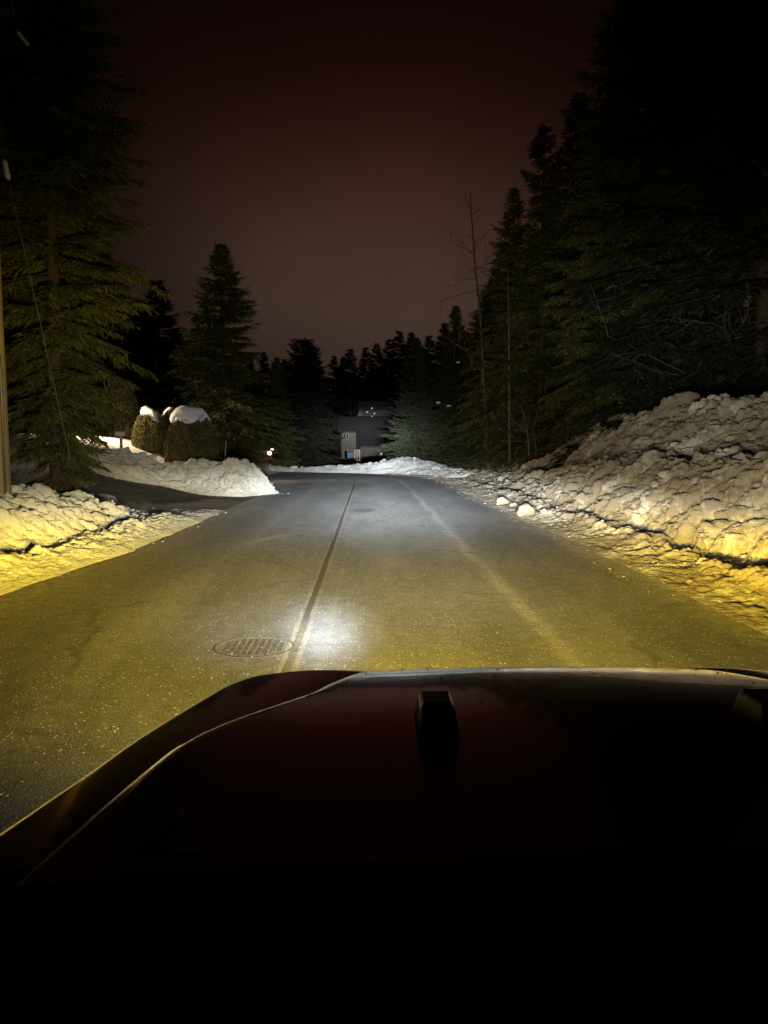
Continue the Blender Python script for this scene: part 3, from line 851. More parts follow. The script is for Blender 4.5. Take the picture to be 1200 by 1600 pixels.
# ------------------------------------------------------------------ bare trees
def bare_tree(name, pts, r0, n_br, br_len, seed, label, cat='tree', group=None, up=0.5, lo=0.3, sub=3, mat=None, spread=1.0, rk=0.3):
    g = np.random.default_rng(seed)
    pts = resample(np.array(pts, float), 14); base = pts[0].copy()
    e = tag(empty(name, base), label, cat, group)
    q = pts - base
    mb = MB(); mb.tube(q, np.linspace(r0, r0 * 0.18, 14), 7)
    mb.build('trunk', mat or MAT['bare_bark'], e, True)
    cr = MB()
    def grow(p, d, L, r, lev):
        k = 6; P = [p]; dd = d / np.linalg.norm(d)
        for _ in range(k):
            dd = dd + g.normal(0, 0.16, 3) + np.array([0, 0, 0.03]); dd /= np.linalg.norm(dd)
            P.append(P[-1] + dd * L / k)
        cr.tube(P, np.linspace(r, r * 0.3, k + 1), 4, caps=False)
        if lev > 0:
            for _ in range(sub + (lev > 1)):
                i = g.integers(1, k + 1); d2 = dd + g.normal(0, 0.6, 3)
                grow(P[i], d2, L * g.uniform(0.35, 0.6), r * 0.55, lev - 1)
    for _ in range(n_br):
        f = g.uniform(lo, 1.0); i = f * 13; i0 = int(min(12, i)); p = q[i0] + (q[i0 + 1] - q[i0]) * (i - i0)
        a = g.uniform(0, 2 * PI)
        grow(p, np.array([math.cos(a) * spread, math.sin(a) * spread, up * g.uniform(0.2, 1.4)]), br_len * (1.25 - f) * g.uniform(0.6, 1.2) + 0.15, r0 * rk * (1.15 - f) + 0.004, 2)
    cr.build('crown', mat or MAT['bare_bark'], e)
    return e
d = 41.0
bare_tree('birch_tree', [at_y(764, 735, d), at_y(757, 610, d), at_y(751, 500, d), at_y(741, 400, d), at_y(735, 300, d)], 0.11, 26, 2.6, 5, 'thin leafless birch rising in front of the ragged spruces', lo=0.25)
bare_tree('dead_tree', [at_y(797, 720, 37), at_y(796, 600, 37), at_y(795, 500, 37), at_y(793, 400, 37)], 0.085, 9, 1.0, 8, 'straight bare pole-like trunk right of the leafless birch', lo=0.4)
d = 33.0
bare_tree('bare_sapling', [at_y(827, 712, d), at_y(825, 680, d), at_y(820, 655, d), at_y(815, 632, d)], 0.045, 12, 1.5, 17, 'pale forked sapling on top of the right bank tail', 'sapling', lo=0.15)
bare_tree('bare_sapling', [at_y(838, 705, d), at_y(834, 670, d), at_y(838, 650, d), at_y(836, 634, d)], 0.035, 10, 1.4, 19, 'thinner twiggy sapling right beside the pale forked one', 'sapling', lo=0.15)
d = 25.0
st = bare_tree('leafless_maple', [at_y(1136, 660, d), at_y(1138, 620, d), at_y(1142, 590, d), at_y(1150, 540, d), at_y(1172, 450, d), at_y(1195, 330, d)], 0.30, 26, 4.2, 23, 'leafless tree with brown trunk and long crooked twigs behind the big snow bank', up=0.25, lo=0.25, mat=MAT['bare_bark'], rk=0.1)

# ------------------------------------------------------------------ utility pole
MAT['wood'] = simple('weathered_pole_wood', (0.34, 0.25, 0.15), 0.8, 0.35, 5.0, bumps=0.6, bscale=40)
MAT['wire'] = simple('dull_steel_wire', (0.22, 0.21, 0.2), 0.5, 0.2, 5.0, metal=0.6)
MAT['porcelain'] = simple('white_porcelain', (0.75, 0.72, 0.68), 0.3, 0.1, 5.0)
yp = 12.0
pb = at_y(1, 790, yp)
pole = tag(empty('utility_pole', (pb[0], yp, -0.2)), 'brown wooden utility pole standing in the left snow bank', 'utility pole')
m = MB(); zz = np.linspace(0, 10.2, 12)
m.tube(np.stack([0.004 * np.sin(zz * 3), 0 * zz, zz], 1), np.linspace(0.17, 0.12, 12), 16)
m.build('post', MAT['wood'], pole, True)
m = MB().box((0, -0.16, 9.5), (2.4, 0.1, 0.12)).build('crossarm', MAT['wood'], pole, bevel=0.01)
m = MB().tube([(0.135, -0.11, 0.3), (0.135, -0.1, 3.0), (0.125, -0.1, 3.2)], 0.022, 8); m.build('conduit', MAT['wire'], pole, True)
o0 = np.array([pb[0], yp, -0.2])
# guy strand with its strain insulator
ga, gb = at_y(10, 265, yp + 0.3) - o0, at_y(62, 500, yp + 0.8) - o0
gt_ = np.array([0.0, 0.05, 9.2])
gw = MB(); gw.tube([gt_, ga], 0.006, 5); gw.tube([ga, gb, gb + (gb - ga) * 1.05], 0.006, 5)
gwo = gw.build('guy_wire', MAT['wire'], pole)
m = MB(); dirn = (gb - ga) / np.linalg.norm(gb - ga)
m.tube([ga - dirn * 0.15, ga - dirn * 0.1, ga, ga + dirn * 0.1, ga + dirn * 0.15], [0.02, 0.045, 0.04, 0.045, 0.02], 8); m.build('insulator', MAT['porcelain'], gwo, True)
a_, b__ = at_y(28, 50, yp + 1.5) - o0, at_y(42, 68, yp + 2.0) - o0
m = MB(); m.tube([(0.3, -0.16, 9.5), a_], 0.006, 5); m.tube([b__, b__ + (b__ - a_) * 14], 0.006, 5)
w2 = m.build('overhead_wire', MAT['wire'], pole)
m = MB()
for k in range(5):
    c = a_ + (b__ - a_) * (k / 4); m.tube([c, c + (b__ - a_) * 0.10, c + (b__ - a_) * 0.2], [0.02, 0.04, 0.02], 8)
m.build('insulator', MAT['porcelain'], w2, True)

# ------------------------------------------------------------------ manhole
MAT['iron'] = simple('rusty_cast_iron', (0.16, 0.125, 0.09), 0.75, 0.6, 14.0, metal=0.1, bumps=0.4, bscale=120)
mp = on_ground(397, 1015)
mh = tag(empty('manhole_cover', (mp[0], mp[1], 0.016)), 'round rusty manhole cover with a waffle grid in the near road', 'manhole cover')
RM = 0.29
m = MB(); m.lathe([(RM + 0.03, 0.002), (RM + 0.026, 0.009), (RM + 0.012, 0.010), (RM + 0.008, 0.002)], (0, 0, 0), sides=48); m.build('rim', simple('rim_rust', (0.26, 0.2, 0.13), 0.6, 0.4, 20, metal=0.2), mh, True)
m = MB(); m.lathe([(RM, 0.003), (0.0001, 0.003)], (0, 0, 0), sides=48)
n_c = 11; ce = 2 * RM / n_c
for i in range(n_c):
    for j in range(n_c):
        cx, cy = -RM + (i + 0.5) * ce, -RM + (j + 0.5) * ce
        if math.hypot(cx, cy) < RM - ce * 0.55:
            m.box((cx, cy, 0.004), (ce * 0.66, ce * 0.66, 0.008))
m.build('lid', MAT['iron'], mh)

# ------------------------------------------------------------------ houses
MAT['siding'] = None
def siding(name, col):
    m_, nt, b = new_mat(name)
    c = coords(nt)
    z = node(nt, 'ShaderNodeSeparateXYZ', {'Vector': c}).outputs[2]
    w = E(nt, mth(nt, 'FRACT', mth(nt, 'MULTIPLY', z, 5.5)))
    n = noise(nt, c, 3.0)
    nt.links.new(mix(nt, n, [k * 0.8 for k in col], [k * 1.15 for k in col]), b.inputs['Base Color'])
    b.inputs['Roughness'].default_value = 0.7
    bump(nt, b, w, 0.6, 0.03)
    return m_
MAT['siding'] = siding('tan_lap_siding', (0.31, 0.255, 0.19))
MAT['trimw'] = simple('pale_trim_paint', (0.62, 0.57, 0.48), 0.6, 0.1)
MAT['roofing'] = simple('dark_shingle_roof', (0.13, 0.118, 0.112), 0.9, 0.4, 3.0, bumps=0.7, bscale=14)
MAT['glass'] = simple('dark_window_glass', (0.02, 0.022, 0.026), 0.08, 0.1, 3.0)
MAT['curtain_post_lit'] = emit('lit_curtain_and_post', (1.0, 0.85, 0.6), 0.16)
MAT['blue_screen'] = emit('blue_lit_screen', (0.08, 0.3, 0.9), 0.16)
MAT['deck'] = simple('brown_deck_wood', (0.2, 0.11, 0.07), 0.8, 0.3)

HY = 110.0
hs = HY / F
def hx(px): return at_y(px, 700, HY)[0]
def hz(py): return at_y(560, py, HY)[2]
hb = float(terrain(hx(560), HY)) - 0.1
house = tag(empty('house', (hx(560), HY, hb), math.radians(10)), 'tan two-storey house with dark sweeping roof and a blue window light beyond the bend', 'house')
ox = hx(560)
LX = lambda px: hx(px) - ox
LZ = lambda py: hz(py) - hb
xl, xm, xr = LX(533), LX(556), LX(640)
ez, rz_ = LZ(674), LZ(652)           # high eave, ridge
lz = LZ(697)                          # low eave of the sweep
yr = 4.2                              # ridge depth behind the front wall
yf = -4.4                             # front of the low wing
m = MB()
m.add([(xl, 0, 0), (xm, 0, 0), (xm, 0, ez), (xl, 0, ez)], [(0, 1, 2, 3)])                                    # tall front wall
m.add([(xl, 0, 0), (xl, 0, ez), (xl, yr, rz_), (xl, 2 * yr, ez), (xl, 2 * yr, 0)], [(0, 1, 2, 3, 4)])       # left gable
m.add([(xm + 0.0, 0, 0), (xm, yf, 0), (xm, yf, lz), (xm, 0, ez)], [(0, 1, 2, 3)])                           # side of the low wing
m.add([(xm, yf, 0), (xr, yf, 0), (xr, yf, lz), (xm, yf, lz)], [(0, 1, 2, 3)])
m.add([(xr, yf, 0), (xr, 2 * yr, 0), (xr, 2 * yr, ez), (xr, yr, rz_), (xr, yf, lz)], [(0, 1, 2, 3, 4)])
m.add([(xl, 2 * yr, 0), (xr, 2 * yr, 0), (xr, 2 * yr, ez), (xl, 2 * yr, ez)], [(0, 3, 2, 1)])
m.build('wall', MAT['siding'], house)
def slab(m_, quad, th=0.22):
    q = np.array(quad, float); up = np.array([0, 0, th])
    m_.add(np.concatenate([q, q + up]), [(0, 1, 2, 3), (7, 6, 5, 4), (0, 4, 5, 1), (1, 5, 6, 2), (2, 6, 7, 3), (3, 7, 4, 0)])
sl = (rz_ - ez) / yr; sl2 = (ez - lz) / (-yf)
m = MB(); ov = 0.5
slab(m, [(xl - ov, -ov, ez - sl * ov), (xm - 0.1, -ov, ez - sl * ov), (xm - 0.1, yr, rz_ + 0.02), (xl - ov, yr, rz_ + 0.02)])
slab(m, [(xm - 0.1, yf - ov, lz - sl2 * ov + 0.03), (xr + ov, yf - ov, lz - sl2 * ov + 0.03), (xr + ov, yr, rz_ + 0.03), (xm - 0.1, yr, rz_ + 0.03)])
slab(m, [(xl - ov, yr, rz_ + 0.02), (xr + ov, yr, rz_ + 0.02), (xr + ov, 2 * yr + ov, ez - sl * ov), (xl - ov, 2 * yr + ov, ez - sl * ov)])
m.build('roof', MAT['roofing'], house)
def window(parent, x0, x1, z0, z1, y, mat, side=False, frame=MAT['trimw']):
    c = ((x0 + x1) / 2, y, (z0 + z1) / 2); w, h_ = x1 - x0, z1 - z0
    fr = MB(); t_ = 0.09
    for (dx, dz, sx, sz) in ((0, h_ / 2, w + t_, t_), (0, -h_ / 2, w + t_, t_), (-w / 2, 0, t_, h_ - t_), (w / 2, 0, t_, h_ - t_)):
        fr.box((c[0] + dx, y - 0.05, c[2] + dz), (sx, 0.1, sz))
    wdw = fr.build('window', frame, parent)
    MB().box((c[0], y - 0.02, c[2]), (w - t_, 0.03, h_ - t_)).build('pane', mat, wdw)
window(house, LX(537), LX(540), LZ(686), LZ(677), 0, MAT['glass']); window(house, LX(541), LX(544), LZ(686), LZ(677), 0, MAT['glass'])
window(house, LX(544), LX(551), LZ(715.5), LZ(708.5), 0, MAT['blue_screen'])
window(house, LX(537), LX(543), LZ(717), LZ(703), 0, MAT['glass'])
for a_px, b_px in ((553, 555.4), ):
    window(house, LX(a_px), LX(b_px), LZ(718), LZ(703), 0, MAT['curtain_post_lit'])
# posts of the entry in the side of the wing; two given a glow, no lamps
for i, fy in enumerate((-0.7, -1.9, -2.9, -3.9)):
    MB().box((xm - 0.12, fy, LZ(711)), (0.14, 0.3, LZ(702) - LZ(720))).build('post', MAT['curtain_post_lit'] if i in (1, 3) else MAT['trimw'], house)
lampm = MB().box((LX(587), yf - 0.12, LZ(709)), (0.18, 0.12, 0.22)); lampm.build('wall_lamp', emit('porch_lamp', (1, 0.9, 0.75), 0.6), house)
MB().box(((xl + xm) / 2 - 0.4, -2.4, LZ(722) / 2), (xm - xl + 0.8, 3.6, LZ(722))).build('deck', MAT['deck'], house)

# second house, further back and higher
H2Y = 128.0
hx2 = lambda px: at_y(px, 650, H2Y)[0]; hz2 = lambda py: at_y(570, py, H2Y)[2]
b2z = float(terrain(hx2(585), H2Y)) - 0.1
h2 = tag(empty('house', (hx2(585), H2Y, b2z)), 'dark half-hidden house with small lights, behind the tan house', 'house')
LX2 = lambda px: hx2(px) - hx2(585); LZ2 = lambda py: hz2(py) - b2z
m = MB(); xa, xb = LX2(565), LX2(612); ez2, rz2 = LZ2(640), LZ2(627)
m.box(((xa + xb) / 2, 3, ez2 / 2), (xb - xa, 6, ez2)); m.build('wall', siding('brown_lap_siding', (0.16, 0.12, 0.10)), h2)
m = MB(); slab(m, [(xa - .5, -.5, ez2 - .3), (xb + .5, -.5, ez2 - .3), (xb + .5, 3, rz2), (xa - .5, 3, rz2)]); slab(m, [(xa - .5, 3, rz2), (xb + .5, 3, rz2), (xb + .5, 6.5, ez2 - .3), (xa - .5, 6.5, ez2 - .3)])
rf2 = m.build('roof', MAT['roofing'], h2)
m = MB(); gx0, gx1, gz0, gz1 = LX2(556), LX2(570), LZ2(654), LZ2(641); gc = (gx0 + gx1) / 2
m.add([(gx0, -1.2, 0), (gx1, -1.2, 0), (gx1, -1.2, gz0), (gc, -1.2, gz1), (gx0, -1.2, gz0), (gx0, 2, 0), (gx1, 2, 0), (gx1, 2, gz0), (gc, 2, gz1), (gx0, 2, gz0)],
      [(0, 1, 2, 3, 4), (0, 4, 9, 5), (1, 6, 7, 2), (2, 7, 8, 3), (3, 8, 9, 4)])
m.build('gable', MAT['siding'], h2)
for px, py in ((574, 644), (581, 638), (581, 651), (585, 646)):
    MB().box((LX2(px), -0.06, LZ2(py)), (0.22, 0.1, 0.22)).build('window', emit('small_lit_pane', (1, 0.9, 0.75), 0.35), h2)

# ------------------------------------------------------------------ parked truck with a burning lamp behind the left bank
MAT['red_paint'] = simple('dark_red_paint', (0.16, 0.03, 0.02), 0.35, 0.2, 2.0, coat=0.5)
MAT['amber'] = simple('amber_bumper', (0.7, 0.28, 0.05), 0.4, 0.1)
MAT['rubber'] = simple('black_rubber', (0.02, 0.02, 0.02), 0.9, 0.2)
MAT['lamp_warm'] = emit('warm_lamp_lens', (1.0, 0.72, 0.42), 7.0)
TY = 50.0
tp = at_y(405, 738, TY); tb = float(terrain(tp[0], TY)) - 0.02
tr = tag(empty('parked_truck', (tp[0], TY, tb + 0.02), 0.25), 'dark red truck with one round lamp lit, parked beyond the left bank', 'truck')
m = MB()
m.box((0, 0.5, 0.75), (1.8, 1.2, 0.55)); m.box((0, 2.0, 0.85), (1.8, 1.9, 0.75)); m.box((0, 3.9, 0.8), (1.8, 1.9, 0.6))
m.build('body', MAT['red_paint'], tr, bevel=0.08)
m = MB(); m.add([(-.82, 1.15, 1.2), (.82, 1.15, 1.2), (.72, 1.6, 1.8), (-.72, 1.6, 1.8), (-.82, 2.9, 1.2), (.82, 2.9, 1.2), (.72, 2.7, 1.8), (-.72, 2.7, 1.8)], [(0, 1, 2, 3), (5, 4, 7, 6), (3, 2, 6, 7), (0, 3, 7, 4), (1, 5, 6, 2)])
m.build('cab', MAT['glass'], tr)
MB().box((0, -0.16, 0.42), (1.85, 0.14, 0.2)).build('bumper', MAT['amber'], tr, bevel=0.03)  # whole bumper in one amber colour
for i, sx in enumerate((-0.68, 0.68)):
    m = MB(); m.lathe([(0.0001, -0.05), (0.10, -0.04), (0.13, 0.0), (0.13, 0.06)], (sx, -0.13, 0.78), 'y', 20)
    m.build('headlight', MAT['lamp_warm'] if i == 1 else MAT['glass'], tr, True)
MB().box((0.86, -0.05, 1.02), (0.2, 0.1, 0.1)).build('marker_lamp', emit('marker_lens', (1, 0.6, 0.35), 3.0), tr, bevel=0.02)
for sx in (-0.8, 0.8):
    for yy in (0.55, 3.9):
        m = MB(); m.lathe([(0.15, -0.1), (0.33, -0.1), (0.36, -0.05), (0.36, 0.05), (0.33, 0.1), (0.15, 0.1)], (sx, yy, 0.34), 'x', 20); m.build('wheel', MAT['rubber'], tr, True)

# ------------------------------------------------------------------ small posts and lamps
MAT['stake'] = simple('grey_stake_paint', (0.5, 0.48, 0.44), 0.6, 0.2)
ys_ = 31.0
p0, p1 = at_y(349.5, 724, ys_), at_y(353, 688, ys_)
sk = MB(); sk.tube([(0, 0, -0.6), p1 - p0], [0.022, 0.018], 8); so = sk.build('marker_stake', MAT['stake'], None, True)
so.location = p0; tag(so, 'thin pale snow marker stake leaning right of the clipped cedars', 'marker stake')
ym = 28.5
p0, p1 = at_y(190, 714, ym), at_y(190, 681, ym)
mbx = tag(empty('mailbox', p0), 'small mailbox on a wooden post before the lit snow slope', 'mailbox')
MB().box((0, 0, (p1[2] - p0[2]) / 2 - 0.3), (0.09, 0.09, p1[2] - p0[2] + 0.6)).build('post', MAT['wood'], mbx, bevel=0.008)
m = MB(); hw = 0.10
prof = [(-hw * 0.6, 0), (hw * 0.6, 0), (hw * 0.6, 0.1)] + [(hw * 0.6 * math.cos(a), 0.1 + 0.07 * math.sin(a)) for a in np.linspace(0.3, PI - 0.3, 7)] + [(-hw * 0.6, 0.1)]
n_ = len(prof); V = [(-0.2, y, z + p1[2] - p0[2]) for y, z in prof] + [(0.14, y, z + p1[2] - p0[2]) for y, z in prof]
m.add(V, [tuple(range(n_)), tuple(range(2 * n_ - 1, n_ - 1, -1))] + [(i, i + n_, (i + 1) % n_ + n_, (i + 1) % n_) for i in range(n_)])
m.build('box', MAT['stake'], mbx)

def yard_lamp(loc, h, label, energy, col, bulb):
    e_ = tag(empty('yard_lamp', loc), label, 'lamp')
    MB().tube([(0, 0, -0.3), (0, 0, h - 0.16)], [0.05, 0.04], 10).build('post', MAT['stake'], e_, True)
    m_ = MB(); m_.lathe([(0.05, h - 0.18), (0.12, h - 0.14), (0.13, h - 0.12)], (0, 0, 0), sides=16); m_.build('fitting', MAT['rubber'], e_, True)
    m_ = MB(); m_.lathe([(0.16, h + 0.1), (0.02, h + 0.2)], (0, 0, 0), sides=16); m_.build('cap', MAT['rubber'], e_, True)
    m_ = MB(); m_.lathe([(0.06, h - 0.12), (0.1, h - 0.06), (0.1, h + 0.02), (0.06, h + 0.08)], (0, 0, 0), sides=16); m_.build('globe', bulb, e_, True)
    if energy:                                                       # hooded: it throws its light down on the slope
        ld = bpy.data.lights.new('yard_lamp_light', 'SPOT'); ld.energy = energy; ld.color = col; ld.shadow_soft_size = 0.12
        ld.spot_size = math.radians(150); ld.spot_blend = 0.35
        lo = bpy.data.objects.new('yard_lamp_light', ld); COL.objects.link(lo); lo.parent = e_; lo.location = (0.16, 0, h - 0.02); lo.rotation_euler = (0, math.radians(-35), 0)
    return e_
lp_ = (-13.2, 32.5)
yard_lamp((lp_[0], lp_[1], float(terrain(*lp_))), 1.5, 'warm yard lamp glowing behind the drooping spruce beside the driveway', 3000, (1.0, 0.72, 0.45), emit('warm_globe', (1, 0.75, 0.45), 0.8))
lq = at_y(891, 653, 60)
yard_lamp((lq[0], 60, float(terrain(lq[0], 60))), lq[2] - float(terrain(lq[0], 60)), 'far orange lamp glinting between trunks above the right bank', 0, None, emit('orange_globe', (1, 0.55, 0.25), 5))

# ------------------------------------------------------------------ the car we look out of
def paint():
    m_, nt, b = new_mat('dark_maroon_car_paint')
    c = coords(nt)
    f = noise(nt, c, 900, 2)
    nt.links.new(mix(nt, f, (0.38, 0.17, 0.17), (0.48, 0.22, 0.215)), b.inputs['Base Color'])
    b.inputs['Roughness'].default_value = 0.2
    b.inputs['Metallic'].default_value = 0.9
    b.inputs['Coat Weight'].default_value = 1.0
    n_ = noise(nt, c, 30, 5)
    rg = E(nt, n_).step(0.3, 0.8) * 0.06 + 0.03
    nt.links.new(rg.k, b.inputs['Coat Roughness'])
    return m_
MAT['paint'] = paint()
MAT['black_plastic'] = simple('black_plastic', (0.008, 0.008, 0.008), 0.75, 0.2, 20, bumps=0.15, bscale=300, spec=0.2)
CX = 0.33
carE = tag(empty('car', (CX, 1.0, 0)), 'dark glossy car in the foreground, its hood and dashboard seen from the driver seat', 'car')
OFF = np.array([CX, 1.0, 0])
HWP = np.polyfit([0.70, 0.75, 0.9, 1.12, 1.3, 1.43, 1.5], [0.715, 0.70, 0.655, 0.585, 0.522, 0.475, 0.445], 3)
HW = lambda y: np.polyval(HWP, y)       # half width of the raised hood
_o = np.array([on_ground(px_, py_, 1.09)[:2] for px_, py_ in ((-330, 1480), (-200, 1405), (-100, 1343), (0, 1278), (50, 1245), (100, 1213), (170, 1165), (230, 1128), (280, 1099), (330, 1072), (380, 1057), (430, 1050))])
_o = resample(_o, 120)
OW = lambda y: np.interp(y, _o[:, 1], CX - _o[:, 0])                     # outer half width
YF = float(_o[-1, 1])
def hood_z(x, y):
    return 1.165 + 0.022 * (1 - (x / 0.6) ** 2) + 0.02 * np.sin(np.clip((y - 0.72) / 0.8, 0, 1) * PI) - 0.03 * np.clip((y - 1.1) / 0.4, 0, 1) ** 2
# hood panel
nq, npp = 70, 81
Q = np.linspace(0, 1, nq); Pp = np.linspace(-1, 1, npp)
H = np.zeros((nq, npp, 3)); y0 = 0.735
for j, p_ in enumerate(Pp):
    yfr = 1.50 - 0.035 * abs(p_) ** 2 - 0.03 * abs(p_) ** 8
    yy = y0 + Q * (yfr - y0)
    xx = p_ * HW(yy)
    zz = hood_z(xx, yy)
    e_side = HW(yy) * (1 - abs(p_)); e_front = (yfr - yy)
    r1, r2 = 0.02 + 0.12 * ss((yy - 1.02) / 0.26), 0.05
    zz = zz - (0.020 + 0.062 * ss((yy - 1.02) / 0.26)) * (1 - ss((e_side + 0.25 * r1) / (1.25 * r1))) / (1 - ss(0.2)) - np.where(e_front < r2, r2 - np.sqrt(np.clip(r2 ** 2 - (r2 - e_front) ** 2, 0, None)), 0)
    H[:, j] = np.stack([xx, yy - 1.0, zz], 1)
# skirts
def skirt(G, drop, where):
    if where == 'front': return np.concatenate([G, G[-1:] - np.array([0, 0, drop])], 0)
    if where == 'sides':
        return np.concatenate([G[:, :1] - np.array([0, 0, drop]), G, G[:, -1:] - np.array([0, 0, drop])], 1)
# denser samples at the rims
def warp(n, k=2.2):
    t = np.linspace(-1, 1, n); return np.sign(t) * (1 - (1 - np.abs(t)) ** k)
hm = skirt(skirt(H, 0.06, 'front'), 0.06, 'sides')
obj('hood', grid_mesh('hood', hm, MAT['paint']), carE)
# fenders: lower shoulders either side of the hood
for sgn in (-1, 1):
    n_s, n_l = 40, 80
    G = np.zeros((n_l, n_s, 3))
    yy = 0.79 + (YF - 0.79) * (1 - (1 - np.linspace(0, 1, n_l)) ** 1.8)
    inner = np.where(yy < 1.5, HW(np.minimum(yy, 1.5)) - 0.05, np.interp(yy, [1.5, YF], [0.395, 0.28]))
    outer = OW(yy)
    for j, s_ in enumerate(1 - (1 - np.linspace(0, 1, n_s)) ** 1.6):
        xx = inner + (outer - inner) * s_
        e_out = outer - xx
        lo_ = 1.10 - 0.010 * s_ ** 1.5 + 0.010 * np.sin(s_ * PI)
        hi_ = hood_z(HW(yy), yy) - 0.012
        bl = ss((1.2 - yy) / 0.2) * (1 - ss(s_ * 2.6))
        zz = lo_ * (1 - bl) + hi_ * bl
        rr = 0.055
        zz = zz - np.where(e_out < rr, rr - np.sqrt(np.clip(rr ** 2 - (rr - e_out) ** 2, 0, None)), 0)
        fr = YF - yy
        zz = zz - np.where(fr < 0.05, 0.05 - np.sqrt(np.clip(0.05 ** 2 - (0.05 - fr) ** 2, 0, None)), 0)
        G[:, j] = np.stack([sgn * xx, yy - 1.0, zz], 1)
    G = np.concatenate([G, G[:, -1:] - np.array([0, 0, 0.45])], 1)
    G = np.concatenate([G, G[-1:] - np.array([0, 0, 0.4])], 0)
    if sgn > 0: G = G[:, ::-1]
    obj('fender', grid_mesh('fender', G, MAT['paint']), carE)
# rubber blocks on the hood
RUB = simple('hood_rubber', (0.006, 0.006, 0.006), 0.35, 0.2)
for bx_ in (-0.235, 0.235):
    zb = float(hood_z(bx_, 0.985))
    V = []
    for (w, d0, d1, z) in ((0.029, 0.0, 0.10, 0.0), (0.027, 0.004, 0.097, 0.02), (0.024, 0.014, 0.09, 0.044), (0.020, 0.022, 0.08, 0.054)):
        V += [(bx_ - w, d0 - 0.015, zb + z - 0.004), (bx_ + w, d0 - 0.015, zb + z - 0.004), (bx_ + w, d1 - 0.015, zb + z - 0.004), (bx_ - w, d1 - 0.015, zb + z - 0.004)]
    Fc = []
    for L in range(3):
        for k in range(4):
            Fc.append((L * 4 + k, L * 4 + (k + 1) % 4, L * 4 + 4 + (k + 1) % 4, L * 4 + 4 + k))
    Fc.append((12, 13, 14, 15))
    m = MB(); m.add(V, Fc); m.build('hood_bumper', RUB, carE, bevel=0.006)
# drops and grit left on the hood
g = np.random.default_rng(77); m = MB(); V0, F0 = icosphere(1)
for i in range(150):
    x, y = g.uniform(-0.5, 0.6), 1.46 - abs(g.normal(0, 0.2))
    if abs(x) > HW(y) - 0.05 or y < 0.8: continue
    r = g.uniform(0.0008, 0.0026)
    m.add(V0 * np.array([r, r * 1.2, r * 0.6]) + np.array([x, y - 1.0, float(hood_z(x, y))]), F0.tolist())
do = m.build('water_drops', simple('water_drop', (0.34, 0.33, 0.32), 0.15, 0.1, coat=1.0), carE, True); tag(do, kind='stuff')
# nose, grille, lamps, bumper, wheels
m = MB(); m.box((0, 0.47, 0.80), (0.98, 0.08, 0.5)); m.build('grille', MAT['black_plastic'], carE, bevel=0.02)
for i in range(7):
    MB().box(((i - 3) * 0.075, 0.515, 0.82), (0.03, 0.02, 0.3)).build('grille_bar', MAT['paint'], carE, bevel=0.006)
m = MB(); m.box((0, 0.83, 0.56), (1.66, 0.18, 0.2)); m.box((0.6, 0.68, 0.56), (0.1, 0.2, 0.12)); m.box((-0.6, 0.68, 0.56), (0.1, 0.2, 0.12)); m.build('bumper', MAT['black_plastic'], carE, bevel=0.03)
LENS = emit('white_lamp_lens', (0.9, 0.95, 1.0), 3.0); YLENS = emit('yellow_lamp_lens', (1.0, 0.75, 0.1), 3.0)
for sx in (-0.40, 0.40):
    m = MB(); m.lathe([(0.095, -0.02), (0.095, 0.05), (0.085, 0.06)], (sx, 0.70, 0.90), 'y', 28); hl_ = m.build('headlight', MAT['black_plastic'], carE, True)
    m = MB(); m.lathe([(0.084, 0.055), (0.05, 0.068), (0.0001, 0.072)], (sx, 0.70, 0.90), 'y', 28); m.build('lens', LENS, hl_, True)
    m = MB(); m.lathe([(0.055, -0.02), (0.055, 0.03), (0.05, 0.035)], (sx * 1.3, 0.93, 0.57), 'y', 24); fo = m.build('fog_lamp', MAT['black_plastic'], carE, True)
    m = MB(); m.lathe([(0.049, 0.032), (0.0001, 0.042)], (sx * 1.3, 0.93, 0.57), 'y', 24); m.build('lens', YLENS, fo, True)
    m = MB(); m.lathe([(0.2, -0.12), (0.36, -0.12), (0.40, -0.07), (0.40, 0.07), (0.36, 0.12), (0.2, 0.12)], (sx * 1.95, 0.1, 0.40), 'x', 32); m.build('wheel', MAT['rubber'], carE, True)
# cowl, dashboard and wiper
m = MB(); m.add([(-0.98, -0.17, 1.122), (0.98, -0.17, 1.122), (1.3, -0.47, 1.122), (-1.3, -0.47, 1.122), (-0.80, -0.17, 0.5), (0.80, -0.17, 0.5), (1.3, -0.47, 0.5), (-1.3, -0.47, 0.5)],
                [(0, 1, 2, 3), (4, 7, 6, 5), (0, 4, 5, 1), (1, 5, 6, 2), (2, 6, 7, 3), (3, 7, 4, 0)])
m.build('cowl', MAT['black_plastic'], carE)
pr = [(-0.425, 1.02), (-0.43, 1.13), (-0.50, 1.145), (-0.62, 1.14), (-0.72, 1.11), (-0.78, 1.03), (-0.80, 0.8), (-0.6, 0.6)]
m = MB(); n_ = len(pr); xs_ = np.linspace(-1.35, 1.35, 9)
V = [(x, y, z + (0.03 * math.exp(-((x + 0.35) / 0.25) ** 2) if z > 1.1 else 0)) for x in xs_ for y, z in pr]
m.add(V, [(a * n_ + k, a * n_ + k + 1, (a + 1) * n_ + k + 1, (a + 1) * n_ + k) for a in range(8) for k in range(n_ - 1)])
m.build('dashboard', MAT['black_plastic'], carE, True)
def car_pt(px, py, z):
    r = ray(px, py); return CAM + r * ((z - 1.6) / r[2]) - OFF
wm = MB(); a_, b_ = car_pt(170, 1338, 1.188), car_pt(366, 1332, 1.192)
wm.tube([a_, (a_ + b_) / 2 + np.array([0, 0.002, 0]), b_], [0.0022, 0.003, 0.0018], 6)
wo = wm.build('wiper_blade', simple('wiper_metal', (0.14, 0.10, 0.085), 0.35, 0.2, metal=0.5), carE, True)
